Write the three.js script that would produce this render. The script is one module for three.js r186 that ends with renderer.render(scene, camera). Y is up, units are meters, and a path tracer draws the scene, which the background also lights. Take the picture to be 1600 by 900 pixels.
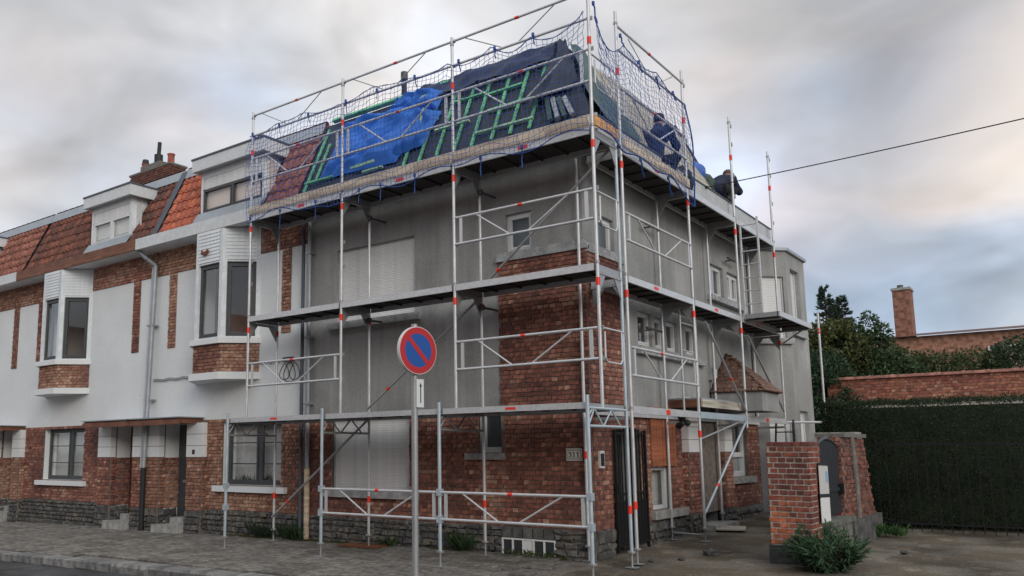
import * as THREE from 'three';
import { mergeGeometries } from 'three/addons/utils/BufferGeometryUtils.js';
import { MarchingCubes } from 'three/addons/objects/MarchingCubes.js';

// ---------------------------------------------------------------- camera
const scene = new THREE.Scene();
const PX = { f: 1320.73, cx: 665.64, cy: 513.08 };
const camera = new THREE.PerspectiveCamera(2 * Math.atan(450 / PX.f) * 180 / Math.PI, 16 / 9, 0.1, 600);
camera.setViewOffset(1600, 900, 800 - PX.cx, 450 - PX.cy, 1600, 900);
camera.rotation.order = 'YXZ';
camera.rotation.set(0.1437, 0.6657, -0.0071);
camera.position.set(5.9771, 1.7001, 11.6494);
camera.updateMatrixWorld(true);
const camInv = camera.matrixWorld.clone().invert();

// ---------------------------------------------------------------- renderer, exposure
const renderer = new THREE.WebGLRenderer({ antialias: true });
renderer.toneMapping = THREE.LinearToneMapping;
renderer.toneMappingExposure = 1.03;
renderer.shadowMap.enabled = true;
renderer.shadowMap.type = THREE.PCFSoftShadowMap;

// ---------------------------------------------------------------- random and noise
function rngOf(seed) { let a = seed >>> 0; return () => { a = (a + 0x6D2B79F5) | 0; let t = Math.imul(a ^ (a >>> 15), 1 | a); t = (t + Math.imul(t ^ (t >>> 7), 61 | t)) ^ t; return ((t ^ (t >>> 14)) >>> 0) / 4294967296; }; }
const rnd = rngOf(20231);
const rr = (a, b) => a + (b - a) * rnd();
const V = (x, y, z) => new THREE.Vector3(x, y, z);
const lerp = (a, b, t) => a + (b - a) * t;
const clamp = (x, a = 0, b = 1) => Math.min(b, Math.max(a, x));
const smooth = (a, b, x) => { const t = clamp((x - a) / (b - a)); return t * t * (3 - 2 * t); };
function hash3(x, y, z) { let h = Math.imul(x, 374761393) ^ Math.imul(y, 668265263) ^ Math.imul(z, 2147483647 - 83492791); h = Math.imul(h ^ (h >>> 13), 1274126177); return ((h ^ (h >>> 16)) >>> 0) / 4294967296; }
function noise3(x, y, z, p = 0) {            // value noise, period p cells in x and y when p > 0
  const xi = Math.floor(x), yi = Math.floor(y), zi = Math.floor(z), fx = x - xi, fy = y - yi, fz = z - zi;
  const sx = fx * fx * (3 - 2 * fx), sy = fy * fy * (3 - 2 * fy), sz = fz * fz * (3 - 2 * fz);
  const w = (i) => p > 0 ? ((i % p) + p) % p : i;
  const c = (i, j, k) => hash3(w(xi + i), w(yi + j), zi + k);
  return lerp(lerp(lerp(c(0, 0, 0), c(1, 0, 0), sx), lerp(c(0, 1, 0), c(1, 1, 0), sx), sy), lerp(lerp(c(0, 0, 1), c(1, 0, 1), sx), lerp(c(0, 1, 1), c(1, 1, 1), sx), sy), sz);
}
function fbm(x, y, z, oct = 4, p = 0) { let s = 0, a = 0.5, n = 0; for (let i = 0; i < oct; i++) { s += a * noise3(x, y, z + i * 17, p); n += a; x *= 2; y *= 2; z *= 2; if (p) p *= 2; a *= 0.5; } return s / n; }

// ---------------------------------------------------------------- sky: broken overcast, clouds only
{
  const W = 2048, H = 1024, data = new Float32Array(W * H * 4);
  const pix = (u, v) => V((u - PX.cx) / PX.f, -(v - PX.cy) / PX.f, -1).normalize().transformDirection(camera.matrixWorld);
  // cloud patches of this sky: direction, angular size, tint
  const patches = [
    [pix(250, 60), 0.10, [0.10, 0.07, 0.04]], [pix(430, 100), 0.085, [-0.05, 0.01, 0.09]], [pix(330, 130), 0.07, [-0.09, -0.08, -0.05]], [pix(600, 40), 0.10, [0.17, 0.13, 0.09]], [pix(420, 20), 0.07, [0.08, 0.07, 0.06]],
    [pix(220, 200), 0.08, [-0.10, -0.08, -0.05]], [pix(300, 200), 0.05, [0.07, 0.05, 0.03]], [pix(690, 50), 0.05, [0.0, 0.05, 0.12]], [pix(960, 40), 0.12, [-0.10, -0.08, -0.05]], [pix(1180, 130), 0.07, [0.15, 0.08, 0.02]], [pix(1240, 100), 0.05, [0.07, 0.03, 0.0]],
    [pix(1150, 270), 0.055, [0.06, 0.12, 0.20]], [pix(1285, 160), 0.04, [0.0, 0.07, 0.15]], [pix(1330, 330), 0.12, [0.04, -0.01, -0.04]], [pix(1350, 50), 0.13, [-0.15, -0.13, -0.10]], [pix(1230, 40), 0.08, [-0.09, -0.07, -0.05]], [pix(1390, 200), 0.07, [-0.10, -0.07, -0.04]], [pix(1210, 330), 0.05, [0.05, 0.03, 0.03]], [pix(1060, 200), 0.06, [0.08, 0.05, 0.02]],
    [pix(1330, 440), 0.10, [-0.05, -0.05, -0.03]], [pix(60, 120), 0.14, [-0.06, -0.05, -0.02]], [pix(100, 20), 0.08, [0.09, 0.06, 0.03]], [pix(1530, 220), 0.12, [0.08, 0.05, 0.02]], [pix(1480, 90), 0.08, [-0.08, -0.06, -0.03]]];
  const d = V(0, 0, 0);
  for (let j = 0; j < H; j++) for (let i = 0; i < W; i++) {
    const th = ((i + 0.5) / W - 0.5) * 2 * Math.PI, el = ((j + 0.5) / H - 0.5) * Math.PI;
    d.set(Math.cos(el) * Math.cos(th), Math.sin(el), Math.cos(el) * Math.sin(th));
    const k = (j * W + i) * 4;
    if (d.y < -0.03) { data[k] = 0.16; data[k + 1] = 0.155; data[k + 2] = 0.15; data[k + 3] = 1; continue; }
    const q = 1.0 / (Math.max(d.y, 0) + 0.28), wx = 0.35 * (fbm(d.x * q * 2.2, d.z * q * 2.2, 51, 3) - 0.5), wz = 0.35 * (fbm(d.x * q * 2.2 + 7, d.z * q * 2.2, 57, 3) - 0.5), cx = d.x * q + wx, cz = d.z * q + wz;
    const big = fbm(cx * 1.3 + 4, cz * 1.3, 3.3, 5) - 0.5, mid = fbm(cx * 4 + 9, cz * 4, 8.1, 6) - 0.5, warm = fbm(cx * 1.4, cz * 1.4 + 5, 21.7, 4) - 0.5;
    let L = 0.69 + 0.42 * big + 0.52 * mid + 0.22 * (fbm(cx * 11, cz * 11, 14.2, 4) - 0.5);
    L *= 1 + 0.4 * smooth(0.4, 1.0, d.y);
    let r = L * (0.945 + 0.75 * warm), g = L * (1.0 + 0.18 * warm), b = L * (1.085 - 0.5 * warm);
    const e = V(d.x + 0.28 * wx, d.y + 0.22 * wz, d.z + 0.28 * wz).normalize();
    for (const [pd, s, c] of patches) { const t = pd.dot(e); if (t > 0.9) { const a = Math.acos(Math.min(1, t)), w = Math.exp(-(a * a) / (s * s)) * clamp(0.8 + 3.0 * mid, 0.2, 1.7) * 1.35; r += c[0] * w; g += c[1] * w; b += c[2] * w; } }
    data[k] = Math.max(r, 0.05); data[k + 1] = Math.max(g, 0.05); data[k + 2] = Math.max(b, 0.05); data[k + 3] = 1;
  }
  const sky = new THREE.DataTexture(data, W, H, THREE.RGBAFormat, THREE.FloatType);
  sky.mapping = THREE.EquirectangularReflectionMapping; sky.magFilter = THREE.LinearFilter; sky.minFilter = THREE.LinearFilter; sky.needsUpdate = true;
  scene.background = sky; scene.environment = sky;
}
const sun = new THREE.DirectionalLight(new THREE.Color(1.0, 0.91, 0.80), 1.1);
sun.position.set(31, 18, 19); sun.target.position.set(-3, 3, -2); scene.add(sun, sun.target);
sun.castShadow = true; sun.shadow.radius = 45; sun.shadow.mapSize.set(2048, 2048);
Object.assign(sun.shadow.camera, { left: -28, right: 28, top: 24, bottom: -24, near: 1, far: 110 });

// ---------------------------------------------------------------- materials
function tex(size, fn, srgb = true) {
  const data = new Uint8Array(size * size * 4); let sum = 0;
  for (let j = 0; j < size; j++) for (let i = 0; i < size; i++) {
    const c = fn(i / size, j / size), k = (j * size + i) * 4;
    for (let q = 0; q < 3; q++) data[k + q] = clamp(Array.isArray(c) ? c[q] : c) * 255;
    data[k + 3] = 255; sum += (data[k + 1] / 255) ** 2.2;
  }
  const t = new THREE.DataTexture(data, size, size); t.wrapS = t.wrapT = THREE.RepeatWrapping; t.magFilter = THREE.LinearFilter; t.minFilter = THREE.LinearMipmapLinearFilter; t.generateMipmaps = true;
  t.userData = { mean: srgb ? sum / (size * size) : 1 };
  if (srgb) t.colorSpace = THREE.SRGBColorSpace; t.needsUpdate = true; return t;
}
const rep = (t, a, b = a) => { const c = t.clone(); c.userData = t.userData; c.repeat.set(a, b); c.needsUpdate = true; return c; };
function M(c, rough = 0.8, metal = 0, o = {}) { const m = new THREE.MeshStandardMaterial({ roughness: rough, metalness: metal, side: THREE.DoubleSide, ...o }); const k = o.map ? 1 / o.map.userData.mean : 1; m.color.setRGB(Math.min(1, c[0] * k), Math.min(1, c[1] * k), Math.min(1, c[2] * k)); return m; } // the map only varies the base colour round its mean
// weathered render: blotches, trowel grain and rain streaks (tile = 4 m)
const tPlaster = tex(1024, (u, v) => {
  const a = fbm(u * 5, v * 5, 1.2, 5, 5), s = fbm(u * 40, v * 3, 6.1, 3, 0), e = noise3(u * 256, v * 256, 2, 256), w = smooth(0.0, 0.06, Math.min(u, 1 - u));
  return 0.70 + 0.21 * (a - 0.5) + 0.11 * (s - 0.5) * w + 0.07 * (e - 0.5);
});
const tGrain = tex(512, (u, v) => 0.72 + 0.34 * (fbm(u * 12, v * 12, 3, 5, 12) - 0.5) + 0.16 * (noise3(u * 128, v * 128, 9, 128) - 0.5));
const tBrick = tex(256, (u, v) => 0.74 + 0.5 * (fbm(u * 8, v * 8, 5, 4, 8) - 0.5) + 0.16 * (noise3(u * 64, v * 64, 3, 64) - 0.5));
const tWood = tex(512, (u, v) => { const g = fbm(u * 3, v * 60, 4, 4, 0) - 0.5, k = noise3(u * 6, v * 6, 7, 6) - 0.5; return [0.84 + 0.40 * g + 0.15 * k, 0.83 + 0.44 * g + 0.15 * k, 0.82 + 0.48 * g + 0.12 * k]; });
const tGround = tex(1024, (u, v) => {
  const a = fbm(u * 4, v * 4, 2, 6, 4), b = smooth(0.52, 0.62, fbm(u * 6, v * 6, 11, 5, 6)), e = noise3(u * 256, v * 256, 5, 256), st = smooth(0.60, 0.68, fbm(u * 10, v * 10, 17, 4, 10));
  const L = 0.66 + 0.42 * (a - 0.5) + 0.16 * (e - 0.5) - 0.12 * b + 0.13 * st; return [L + 0.015 * b, L, L - 0.03 * b];
});
const tCourt = tex(1024, (u, v) => {
  const a = fbm(u * 5, v * 5, 42, 6, 5), mud = smooth(0.50, 0.56, fbm(u * 7, v * 7, 47, 5, 7)), cem = smooth(0.62, 0.66, fbm(u * 9, v * 9, 53, 6, 9)), e = noise3(u * 256, v * 256, 5, 256), peb = smooth(0.80, 0.86, noise3(u * 150, v * 150, 8, 150));
  const L = 0.64 + 0.40 * (a - 0.5) + 0.20 * (e - 0.5) - 0.08 * mud + 0.13 * cem + 0.12 * peb; return [L + 0.02 * mud, L, L - 0.035 * mud - 0.01];
});
const tBump = tex(512, (u, v) => 0.5 + 0.5 * (fbm(u * 24, v * 24, 3, 4, 24) - 0.5) + 0.35 * (noise3(u * 128, v * 128, 1, 128) - 0.5), false);
const tGalv = tex(256, (u, v) => 0.92 + 0.09 * (fbm(u * 6, v * 6, 8, 4, 6) - 0.5) + 0.06 * (noise3(u * 32, v * 32, 1, 32) - 0.5));
const m = {
  greyRender: M([0.35, 0.353, 0.345], 0.95, 0, { map: rep(tPlaster, 0.25), bumpMap: rep(tBump, 1), bumpScale: 0.004 }),
  greyLedge: M([0.38, 0.39, 0.39], 0.9, 0, { map: rep(tGrain, 0.7) }),
  whiteRender: M([0.775, 0.80, 0.805], 0.9, 0, { map: rep(tex(512, (u, v) => 0.925 + 0.07 * (fbm(u * 4, v * 4, 31, 5, 4) - 0.5) + 0.03 * (noise3(u * 128, v * 128, 2, 128) - 0.5)), 0.3) }),
  whiteWood: M([0.74, 0.78, 0.80], 0.55, 0, { map: rep(tGalv, 1) }),
  whitePvc: M([0.72, 0.74, 0.75], 0.35),
  shutter: M([0.83, 0.84, 0.83], 0.5, 0, { map: rep(tGalv, 0.4) }),
  anthracite: M([0.06, 0.064, 0.068], 0.5),
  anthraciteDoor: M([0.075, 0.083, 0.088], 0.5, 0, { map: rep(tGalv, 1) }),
  mortar: M([0.20, 0.165, 0.145], 0.95, 0, { map: rep(tGrain, 1.2) }),
  mortarPale: M([0.42, 0.38, 0.33], 0.95, 0, { map: rep(tGrain, 1.2) }),
  mortarStone: M([0.19, 0.18, 0.165], 0.95, 0, { map: rep(tGrain, 1.2) }),
  alu: M([0.65, 0.66, 0.67], 0.42, 0.35, { map: rep(tGalv, 1) }),
  galvBlue: M([0.50, 0.585, 0.64], 0.5, 0.35, { map: rep(tGalv, 1) }),
  galvDull: M([0.40, 0.41, 0.42], 0.5, 0.5, { map: rep(tGalv, 1) }),
  steelDark: M([0.10, 0.10, 0.105], 0.55, 0.4),
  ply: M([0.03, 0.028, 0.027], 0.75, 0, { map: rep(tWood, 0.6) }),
  red: M([0.86, 0.045, 0.02], 0.45),
  toe: M([0.62, 0.52, 0.38], 0.75, 0, { map: rep(tWood, 0.4) }),
  rawBoard: M([0.42, 0.40, 0.345], 0.85, 0, { map: rep(tWood, 0.4) }),
  orangeBoard: M([0.62, 0.34, 0.14], 0.8, 0, { map: rep(tWood, 0.5) }),
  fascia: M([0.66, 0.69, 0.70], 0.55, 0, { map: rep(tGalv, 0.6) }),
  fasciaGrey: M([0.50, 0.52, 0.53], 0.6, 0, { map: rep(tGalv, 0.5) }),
  zinc: M([0.36, 0.39, 0.42], 0.5, 0.4, { map: rep(tGalv, 0.8) }),
  lead: M([0.09, 0.105, 0.13], 0.6, 0.2, { map: rep(tGalv, 0.8) }),
  membrane: M([0.030, 0.037, 0.052], 0.7, 0, { map: rep(tGrain, 0.8) }),
  membraneBlue: M([0.022, 0.034, 0.075], 0.65, 0, { map: rep(tGrain, 0.8) }),
  batten: M([0.16, 0.50, 0.27], 0.8, 0, { map: rep(tWood, 1) }),
  battenPale: M([0.36, 0.58, 0.42], 0.8, 0, { map: rep(tWood, 1) }),
  tarp: M([0.018, 0.155, 0.62], 0.6),
  tarpGreen: M([0.055, 0.105, 0.105], 0.6, 0, { map: rep(tGrain, 0.8) }),
  netCord: M([0.03, 0.095, 0.38], 0.7),
  netPale: M([0.10, 0.15, 0.30], 0.7),
  strap: M([0.025, 0.085, 0.33], 0.7),
  glass: new THREE.MeshPhysicalMaterial({ color: 0xffffff, transmission: 1, thickness: 0, roughness: 0.02, ior: 1.5, side: THREE.DoubleSide }),
  frosted: new THREE.MeshPhysicalMaterial({ color: new THREE.Color().setRGB(0.80, 0.86, 0.9), transmission: 1, thickness: 0, roughness: 0.45, ior: 1.5, side: THREE.DoubleSide }),
  roomWall: M([0.50, 0.48, 0.45], 0.95), curtain: M([0.62, 0.64, 0.62], 0.9, 0, { map: rep(tGalv, 0.6) }), blind: M([0.40, 0.44, 0.48], 0.9), paleCurtainSkyTint: M([0.66, 0.56, 0.50], 0.9),  // last entry: pale curtain, also the sky reflection painted behind the dormer panes
  iron: M([0.018, 0.018, 0.02], 0.5, 0.3), ironGrey: M([0.05, 0.056, 0.066], 0.5, 0.3),
  darkWood: M([0.20, 0.085, 0.05], 0.7, 0, { map: rep(tWood, 0.7) }), brownDoor: M([0.11, 0.04, 0.022], 0.6, 0, { map: rep(tWood, 0.5) }),
  plank: M([0.34, 0.115, 0.055], 0.75, 0, { map: rep(tWood, 0.6) }),
  asphalt: M([0.055, 0.055, 0.057], 0.95, 0, { map: rep(tGround, 0.35), bumpMap: rep(tBump, 2), bumpScale: 0.006 }),
  court: M([0.13, 0.113, 0.094], 0.95, 0, { map: rep(tCourt, 0.30), bumpMap: rep(tBump, 0.8), bumpScale: 0.01 }),
  soil: M([0.12, 0.105, 0.085], 0.95, 0, { map: rep(tGround, 0.4) }),
  kerb: M([0.24, 0.235, 0.225], 0.9, 0, { map: rep(tGrain, 0.8) }),
  concrete: M([0.36, 0.355, 0.335], 0.9, 0, { map: rep(tGrain, 0.7) }),
  rust: M([0.20, 0.075, 0.035], 0.9, 0, { map: rep(tGrain, 1.5) }),
  cable: M([0.02, 0.02, 0.022], 0.6), black: M([0.02, 0.02, 0.022], 0.6), white: M([0.8, 0.8, 0.79], 0.6),
  bark: M([0.09, 0.07, 0.05], 0.95, 0, { map: rep(tWood, 1) }),
};
const leafM = (c) => new THREE.MeshPhysicalMaterial({ color: new THREE.Color().setRGB(...c), roughness: 0.9, specularIntensity: 0.25, transmission: 0.25, thickness: 0, side: THREE.DoubleSide });
const palette = (list, rough, map) => list.map((c) => M(c, rough, 0, { map }));
const brickRed = palette([[0.16, 0.066, 0.052], [0.195, 0.078, 0.058], [0.235, 0.094, 0.067], [0.27, 0.108, 0.077], [0.30, 0.123, 0.087], [0.33, 0.146, 0.102], [0.37, 0.185, 0.13], [0.43, 0.25, 0.178]], 0.9, tBrick);
const brickBrown = palette([[0.21, 0.095, 0.068], [0.26, 0.12, 0.082], [0.30, 0.145, 0.097], [0.34, 0.172, 0.115], [0.38, 0.205, 0.138], [0.44, 0.265, 0.185]], 0.9, tBrick);
const brickOrange = palette([[0.15, 0.052, 0.043], [0.20, 0.066, 0.049], [0.26, 0.082, 0.054], [0.33, 0.10, 0.058], [0.42, 0.125, 0.064], [0.50, 0.155, 0.073]], 0.9, tBrick);
const stoneGrey = palette([[0.115, 0.112, 0.106], [0.095, 0.095, 0.093], [0.145, 0.138, 0.128], [0.08, 0.08, 0.08], [0.13, 0.115, 0.096]], 0.9, tBrick);
const tileRed = palette([[0.44, 0.125, 0.065], [0.39, 0.105, 0.058], [0.48, 0.15, 0.08], [0.35, 0.095, 0.06], [0.42, 0.11, 0.05]], 0.75, tBrick);
const tileBrown = palette([[0.235, 0.095, 0.07], [0.26, 0.105, 0.076], [0.205, 0.084, 0.062], [0.285, 0.118, 0.085]], 0.9, tBrick);
const tileDark = palette([[0.13, 0.052, 0.036], [0.17, 0.06, 0.04], [0.10, 0.045, 0.033], [0.20, 0.068, 0.042]], 0.8, tBrick);
const slabGrey = palette([[0.165, 0.152, 0.134], [0.188, 0.174, 0.152], [0.15, 0.137, 0.12], [0.21, 0.196, 0.172], [0.135, 0.12, 0.102]], 0.95, tBrick);
const shingle = palette([[0.17, 0.10, 0.075], [0.20, 0.118, 0.088], [0.145, 0.085, 0.066], [0.23, 0.138, 0.103]], 0.9, tBrick);

// ---------------------------------------------------------------- building blocks
const used = {};
const numbered = (n) => { const k = used[n] = (used[n] ?? -1) + 1; return k ? `${n}_${String(k).padStart(3, '0')}` : n; };
function tag(o, label, category, group, kind) { o.userData.label = label; o.userData.category = category; if (group) o.userData.group = group; if (kind) o.userData.kind = kind; return o; }
function thing(name, label, category, pos = [0, 0, 0], turn = 0, group) { const g = new THREE.Group(); g.name = numbered(name); g.position.set(...pos); g.rotation.y = turn; scene.add(g); return tag(g, label, category, group); }
function part(parent, name, geo, mat) { const o = new THREE.Mesh(geo, mat); o.name = name; o.castShadow = o.receiveShadow = true; parent.add(o); return o; }
function structure(name, geo, mat) { const o = part(scene, numbered(name), geo, mat); o.userData.kind = 'structure'; return o; }
class MB {                                   // collects faces, tubes, boxes and leaves in one geometry
  constructor() { this.p = []; this.n = []; this.uv = []; this.i = []; }
  vert(p, n, u = 0, v = 0) { this.p.push(p.x, p.y, p.z); this.n.push(n.x, n.y, n.z); this.uv.push(u, v); return this.p.length / 3 - 1; }
  quad(a, b, c, d, s = 1) { const n = b.clone().sub(a).cross(d.clone().sub(a)).normalize(), w = a.distanceTo(b) * s, h = a.distanceTo(d) * s; const k = this.vert(a, n, 0, 0); this.vert(b, n, w, 0); this.vert(c, n, w, h); this.vert(d, n, 0, h); this.i.push(k, k + 1, k + 2, k, k + 2, k + 3); return this; }
  tri(a, b, c) { const n = b.clone().sub(a).cross(c.clone().sub(a)).normalize(), w = a.distanceTo(b); const k = this.vert(a, n, 0, 0); this.vert(b, n, w, 0); this.vert(c, n, w / 2, a.distanceTo(c)); this.i.push(k, k + 1, k + 2); return this; }
  tube(a, b, r = 0.024, sides = 10, r2 = r, caps = true) {
    const d = b.clone().sub(a), L = d.length(); if (L < 1e-6) return this; d.divideScalar(L);
    const x = (Math.abs(d.y) > 0.9 ? V(1, 0, 0) : V(0, 1, 0)).cross(d).normalize(), y = d.clone().cross(x);
    const k = this.p.length / 3;
    for (let j = 0; j <= sides; j++) { const t = j / sides * Math.PI * 2, n = x.clone().multiplyScalar(Math.cos(t)).addScaledVector(y, Math.sin(t)); this.vert(a.clone().addScaledVector(n, r), n, j / sides * 0.3, 0); this.vert(b.clone().addScaledVector(n, r2), n, j / sides * 0.3, L); }
    for (let j = 0; j < sides; j++) { const q = k + 2 * j; this.i.push(q, q + 2, q + 1, q + 1, q + 2, q + 3); }
    if (caps && sides > 4) for (const [c, s, o] of [[a, -1, 0], [b, 1, 1]]) { const nn = d.clone().multiplyScalar(s), e = this.vert(c, nn); const f = this.p.length / 3; for (let j = 0; j <= sides; j++) { const q = (k + 2 * j + o) * 3; this.vert(V(this.p[q], this.p[q + 1], this.p[q + 2]), nn); } for (let j = 0; j < sides; j++) s > 0 ? this.i.push(e, f + j, f + j + 1) : this.i.push(e, f + j + 1, f + j); }
    return this;
  }
  path(pts, r, sides = 6) { for (let j = 0; j + 1 < pts.length; j++) this.tube(pts[j], pts[j + 1], r, sides); return this; }
  box(x0, x1, y0, y1, z0, z1, mat) { return this.geo(bx(x0, x1, y0, y1, z0, z1), mat); }
  geo(g, mat) {
    const h = mat ? g.clone().applyMatrix4(mat) : g, k = this.p.length / 3, P = h.attributes.position, N = h.attributes.normal, U = h.attributes.uv;
    for (let j = 0; j < P.count; j++) { this.p.push(P.getX(j), P.getY(j), P.getZ(j)); this.n.push(N.getX(j), N.getY(j), N.getZ(j)); U ? this.uv.push(U.getX(j), U.getY(j)) : this.uv.push(0, 0); }
    if (h.index) for (let j = 0; j < h.index.count; j++) this.i.push(k + h.index.getX(j)); else for (let j = 0; j < P.count; j++) this.i.push(k + j);
    return this;
  }
  leaf(c, d, n, L, w) { const s = d.clone().cross(n).normalize().multiplyScalar(w / 2), a = c, b = c.clone().addScaledVector(d, L * 0.45).add(s), e = c.clone().addScaledVector(d, L), f = c.clone().addScaledVector(d, L * 0.45).sub(s); const k = this.vert(a, n); this.vert(b, n); this.vert(e, n); this.vert(f, n); this.i.push(k, k + 1, k + 2, k, k + 2, k + 3); return this; }
  get() { const g = new THREE.BufferGeometry(); g.setAttribute('position', new THREE.Float32BufferAttribute(this.p, 3)); g.setAttribute('normal', new THREE.Float32BufferAttribute(this.n, 3)); g.setAttribute('uv', new THREE.Float32BufferAttribute(this.uv, 2)); g.setIndex(this.i); return g; }
}
function bx(x0, x1, y0, y1, z0, z1) {        // box with uv in metres
  const g = new THREE.BoxGeometry(x1 - x0, y1 - y0, z1 - z0); g.translate((x0 + x1) / 2, (y0 + y1) / 2, (z0 + z1) / 2);
  const P = g.attributes.position, N = g.attributes.normal, U = g.attributes.uv;
  for (let k = 0; k < P.count; k++) { const ax = Math.abs(N.getX(k)), ay = Math.abs(N.getY(k)); ax > 0.5 ? U.setXY(k, P.getZ(k), P.getY(k)) : ay > 0.5 ? U.setXY(k, P.getX(k), P.getZ(k)) : U.setXY(k, P.getX(k), P.getY(k)); }
  return g;
}
const faceT = (x, z, deg = 0, y = 0) => new THREE.Matrix4().makeTranslation(x, y, z).multiply(new THREE.Matrix4().makeRotationY(deg * Math.PI / 180));
const at = (g, T) => T ? g.applyMatrix4(T) : g;
function panel(outline, holes, z0, z1) {     // upright sheet with openings, uv in metres
  const s = new THREE.Shape(outline.map(([a, b]) => new THREE.Vector2(a, b)));
  for (const [a, b, c, d] of holes) { const h = new THREE.Path(); h.moveTo(a, b); h.lineTo(c, b); h.lineTo(c, d); h.lineTo(a, d); h.closePath(); s.holes.push(h); }
  const g = new THREE.ExtrudeGeometry(s, { depth: z1 - z0, bevelEnabled: false }); g.translate(0, 0, z0); return g;
}
const rect = (a, b, c, d) => [[a, b], [c, b], [c, d], [a, d]];
function slab(poly, y0, y1) { const s = new THREE.Shape(poly.map(([x, z]) => new THREE.Vector2(x, -z))); const g = new THREE.ExtrudeGeometry(s, { depth: y1 - y0, bevelEnabled: false }); g.rotateX(-Math.PI / 2); g.translate(0, y0, 0); return g; }
function project(p) { const q = p.clone().applyMatrix4(camInv); return q.z > -0.05 ? null : [PX.cx + PX.f * q.x / -q.z, PX.cy - PX.f * q.y / -q.z, -q.z]; }
class Pieces {                               // many alike pieces: the largest in the picture as parts, the rest joined
  constructor(parent, name, mats, max = 280) { Object.assign(this, { parent, name, mats, max, list: [] }); }
  add(geo, matrix, tone) { this.list.push({ geo, matrix, tone }); }
  done() {
    this.parent.updateMatrixWorld(true);
    const box = V(0, 0, 0);
    for (const q of this.list) { const s = project(V(0, 0, 0).applyMatrix4(q.matrix).applyMatrix4(this.parent.matrixWorld)); if (!q.geo.boundingSphere) q.geo.computeBoundingSphere(); q.score = s && s[0] > -10 && s[0] < 1610 && s[1] > -10 && s[1] < 910 ? q.geo.boundingSphere.radius / s[2] : 0; }
    this.list.sort((a, b) => b.score - a.score);
    const rest = [];
    this.list.forEach((q, k) => {
      if (k < this.max && q.score > 0) { const o = part(this.parent, this.name, q.geo, this.mats[q.tone]); o.applyMatrix4(q.matrix); }
      else rest.push(q);
    });
    if (rest.length) {
      const b = new MB(), col = [];
      for (const q of rest) { const n0 = b.p.length; b.geo(q.geo, q.matrix); const c = this.mats[q.tone].color; for (let k = n0; k < b.p.length; k += 3) col.push(c.r, c.g, c.b); }
      const g = b.get(); g.setAttribute('color', new THREE.Float32BufferAttribute(col, 3));
      const src = this.mats[0], mt = new THREE.MeshStandardMaterial({ vertexColors: true, roughness: src.roughness, map: src.map, side: THREE.DoubleSide });
      const o = part(this.parent, this.name + '_field', g, mt); o.userData.kind = 'stuff';
    }
  }
}
const blockCache = {};
function block(w, h, d, variant = 0, round = 0.004) { // brick or stone, chamfered face, back left open
  const key = [w.toFixed(2), h.toFixed(3), d, variant, round].join(); if (blockCache[key]) return blockCache[key];
  const r = rngOf(variant * 77 + 5), j = () => (r() - 0.5) * round * (round > 0.015 ? 2.0 : 1.2), x = w / 2, y = h / 2, e = round;
  const o = [[-x, -y], [x, -y], [x, y], [-x, y]].map(([a, b]) => V(a + j(), b + j(), 0)), f = [[-x + e, -y + e], [x - e, -y + e], [x - e, y - e], [-x + e, y - e]].map(([a, b]) => V(a + j(), b + j(), d + j() * 0.8)), mid = o.map((q) => V(q.x, q.y, d - e));
  const b = new MB(); const uo = r(), vo = r();
  b.quad(f[0], f[1], f[2], f[3]); for (let k = 0; k < 4; k++) { const l = (k + 1) % 4; b.quad(mid[k], mid[l], f[l], f[k]); b.quad(o[k], o[l], mid[l], mid[k]); }
  for (let k = 0; k < b.uv.length; k += 2) { b.uv[k] = b.p[k / 2 * 3] * 1.6 + uo; b.uv[k + 1] = b.p[k / 2 * 3 + 1] * 1.6 + vo; }
  return blockCache[key] = b.get();
}
const cut = (spans, a, b) => spans.flatMap(([x, y]) => b <= x || a >= y ? [[x, y]] : [[x, a], [b, y]].filter(([p, q]) => q - p > 0.03));
// courses of bricks over rectangles [s0,t0,s1,t1] of a face, leaving holes free
function bricks(pieces, T, rects, holes, o = {}) {
  const { bw = 0.21, bh = 0.0625, j = 0.011, d = 0.016, z = 0.012, seed = 1, stain = 1.1, toneFn = null } = o, r = rngOf(seed), n = pieces.mats.length;
  for (const [s0, t0, s1, t1] of rects) {
    const rows = Math.max(1, Math.round((t1 - t0) / (bh + j))), rh = (t1 - t0) / rows;
    for (let k = 0; k < rows; k++) {
      const ta = t0 + k * rh, tb = ta + rh; let spans = [[s0, s1]];
      for (const [a, b, c, e] of holes) if (b < tb - 0.02 && e > ta + 0.02) spans = cut(spans, a, c);
      const head = k % 2 === 1, bwk = head ? (bw - j) / 2 : bw; // courses of headers and stretchers in turn
      for (const [a, b] of spans) {
        const off = (head ? bwk / 2 : 0) + (k % 4 === 2 ? bw / 2 : 0) + (s0 * 7 % 0.1);
        let x = Math.floor((a - off) / (bwk + j)) * (bwk + j) + off;
        for (; x < b; x += bwk + j) {
          const l = Math.max(x, a), q = Math.min(x + bwk, b); if (q - l < 0.035) continue;
          const cx = (l + q) / 2, cy = (ta + tb) / 2, st = fbm(cx * stain + seed, cy * stain, seed * 3.1, 3);
          const tone = toneFn ? toneFn(cx, cy, r, n) : Math.floor(clamp(r() * r() * 0.85 + (st - 0.5) * 1.7 + (head ? 0.33 : 0.14), 0, 0.999) * n);
          const g = block(q - l, rh - j, d, Math.floor(r() * 5), 0.004);
          pieces.add(g, T.clone().multiply(new THREE.Matrix4().makeTranslation(cx, cy, z + (r() - 0.5) * 0.005)), tone);
        }
      }
    }
  }
}
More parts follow.
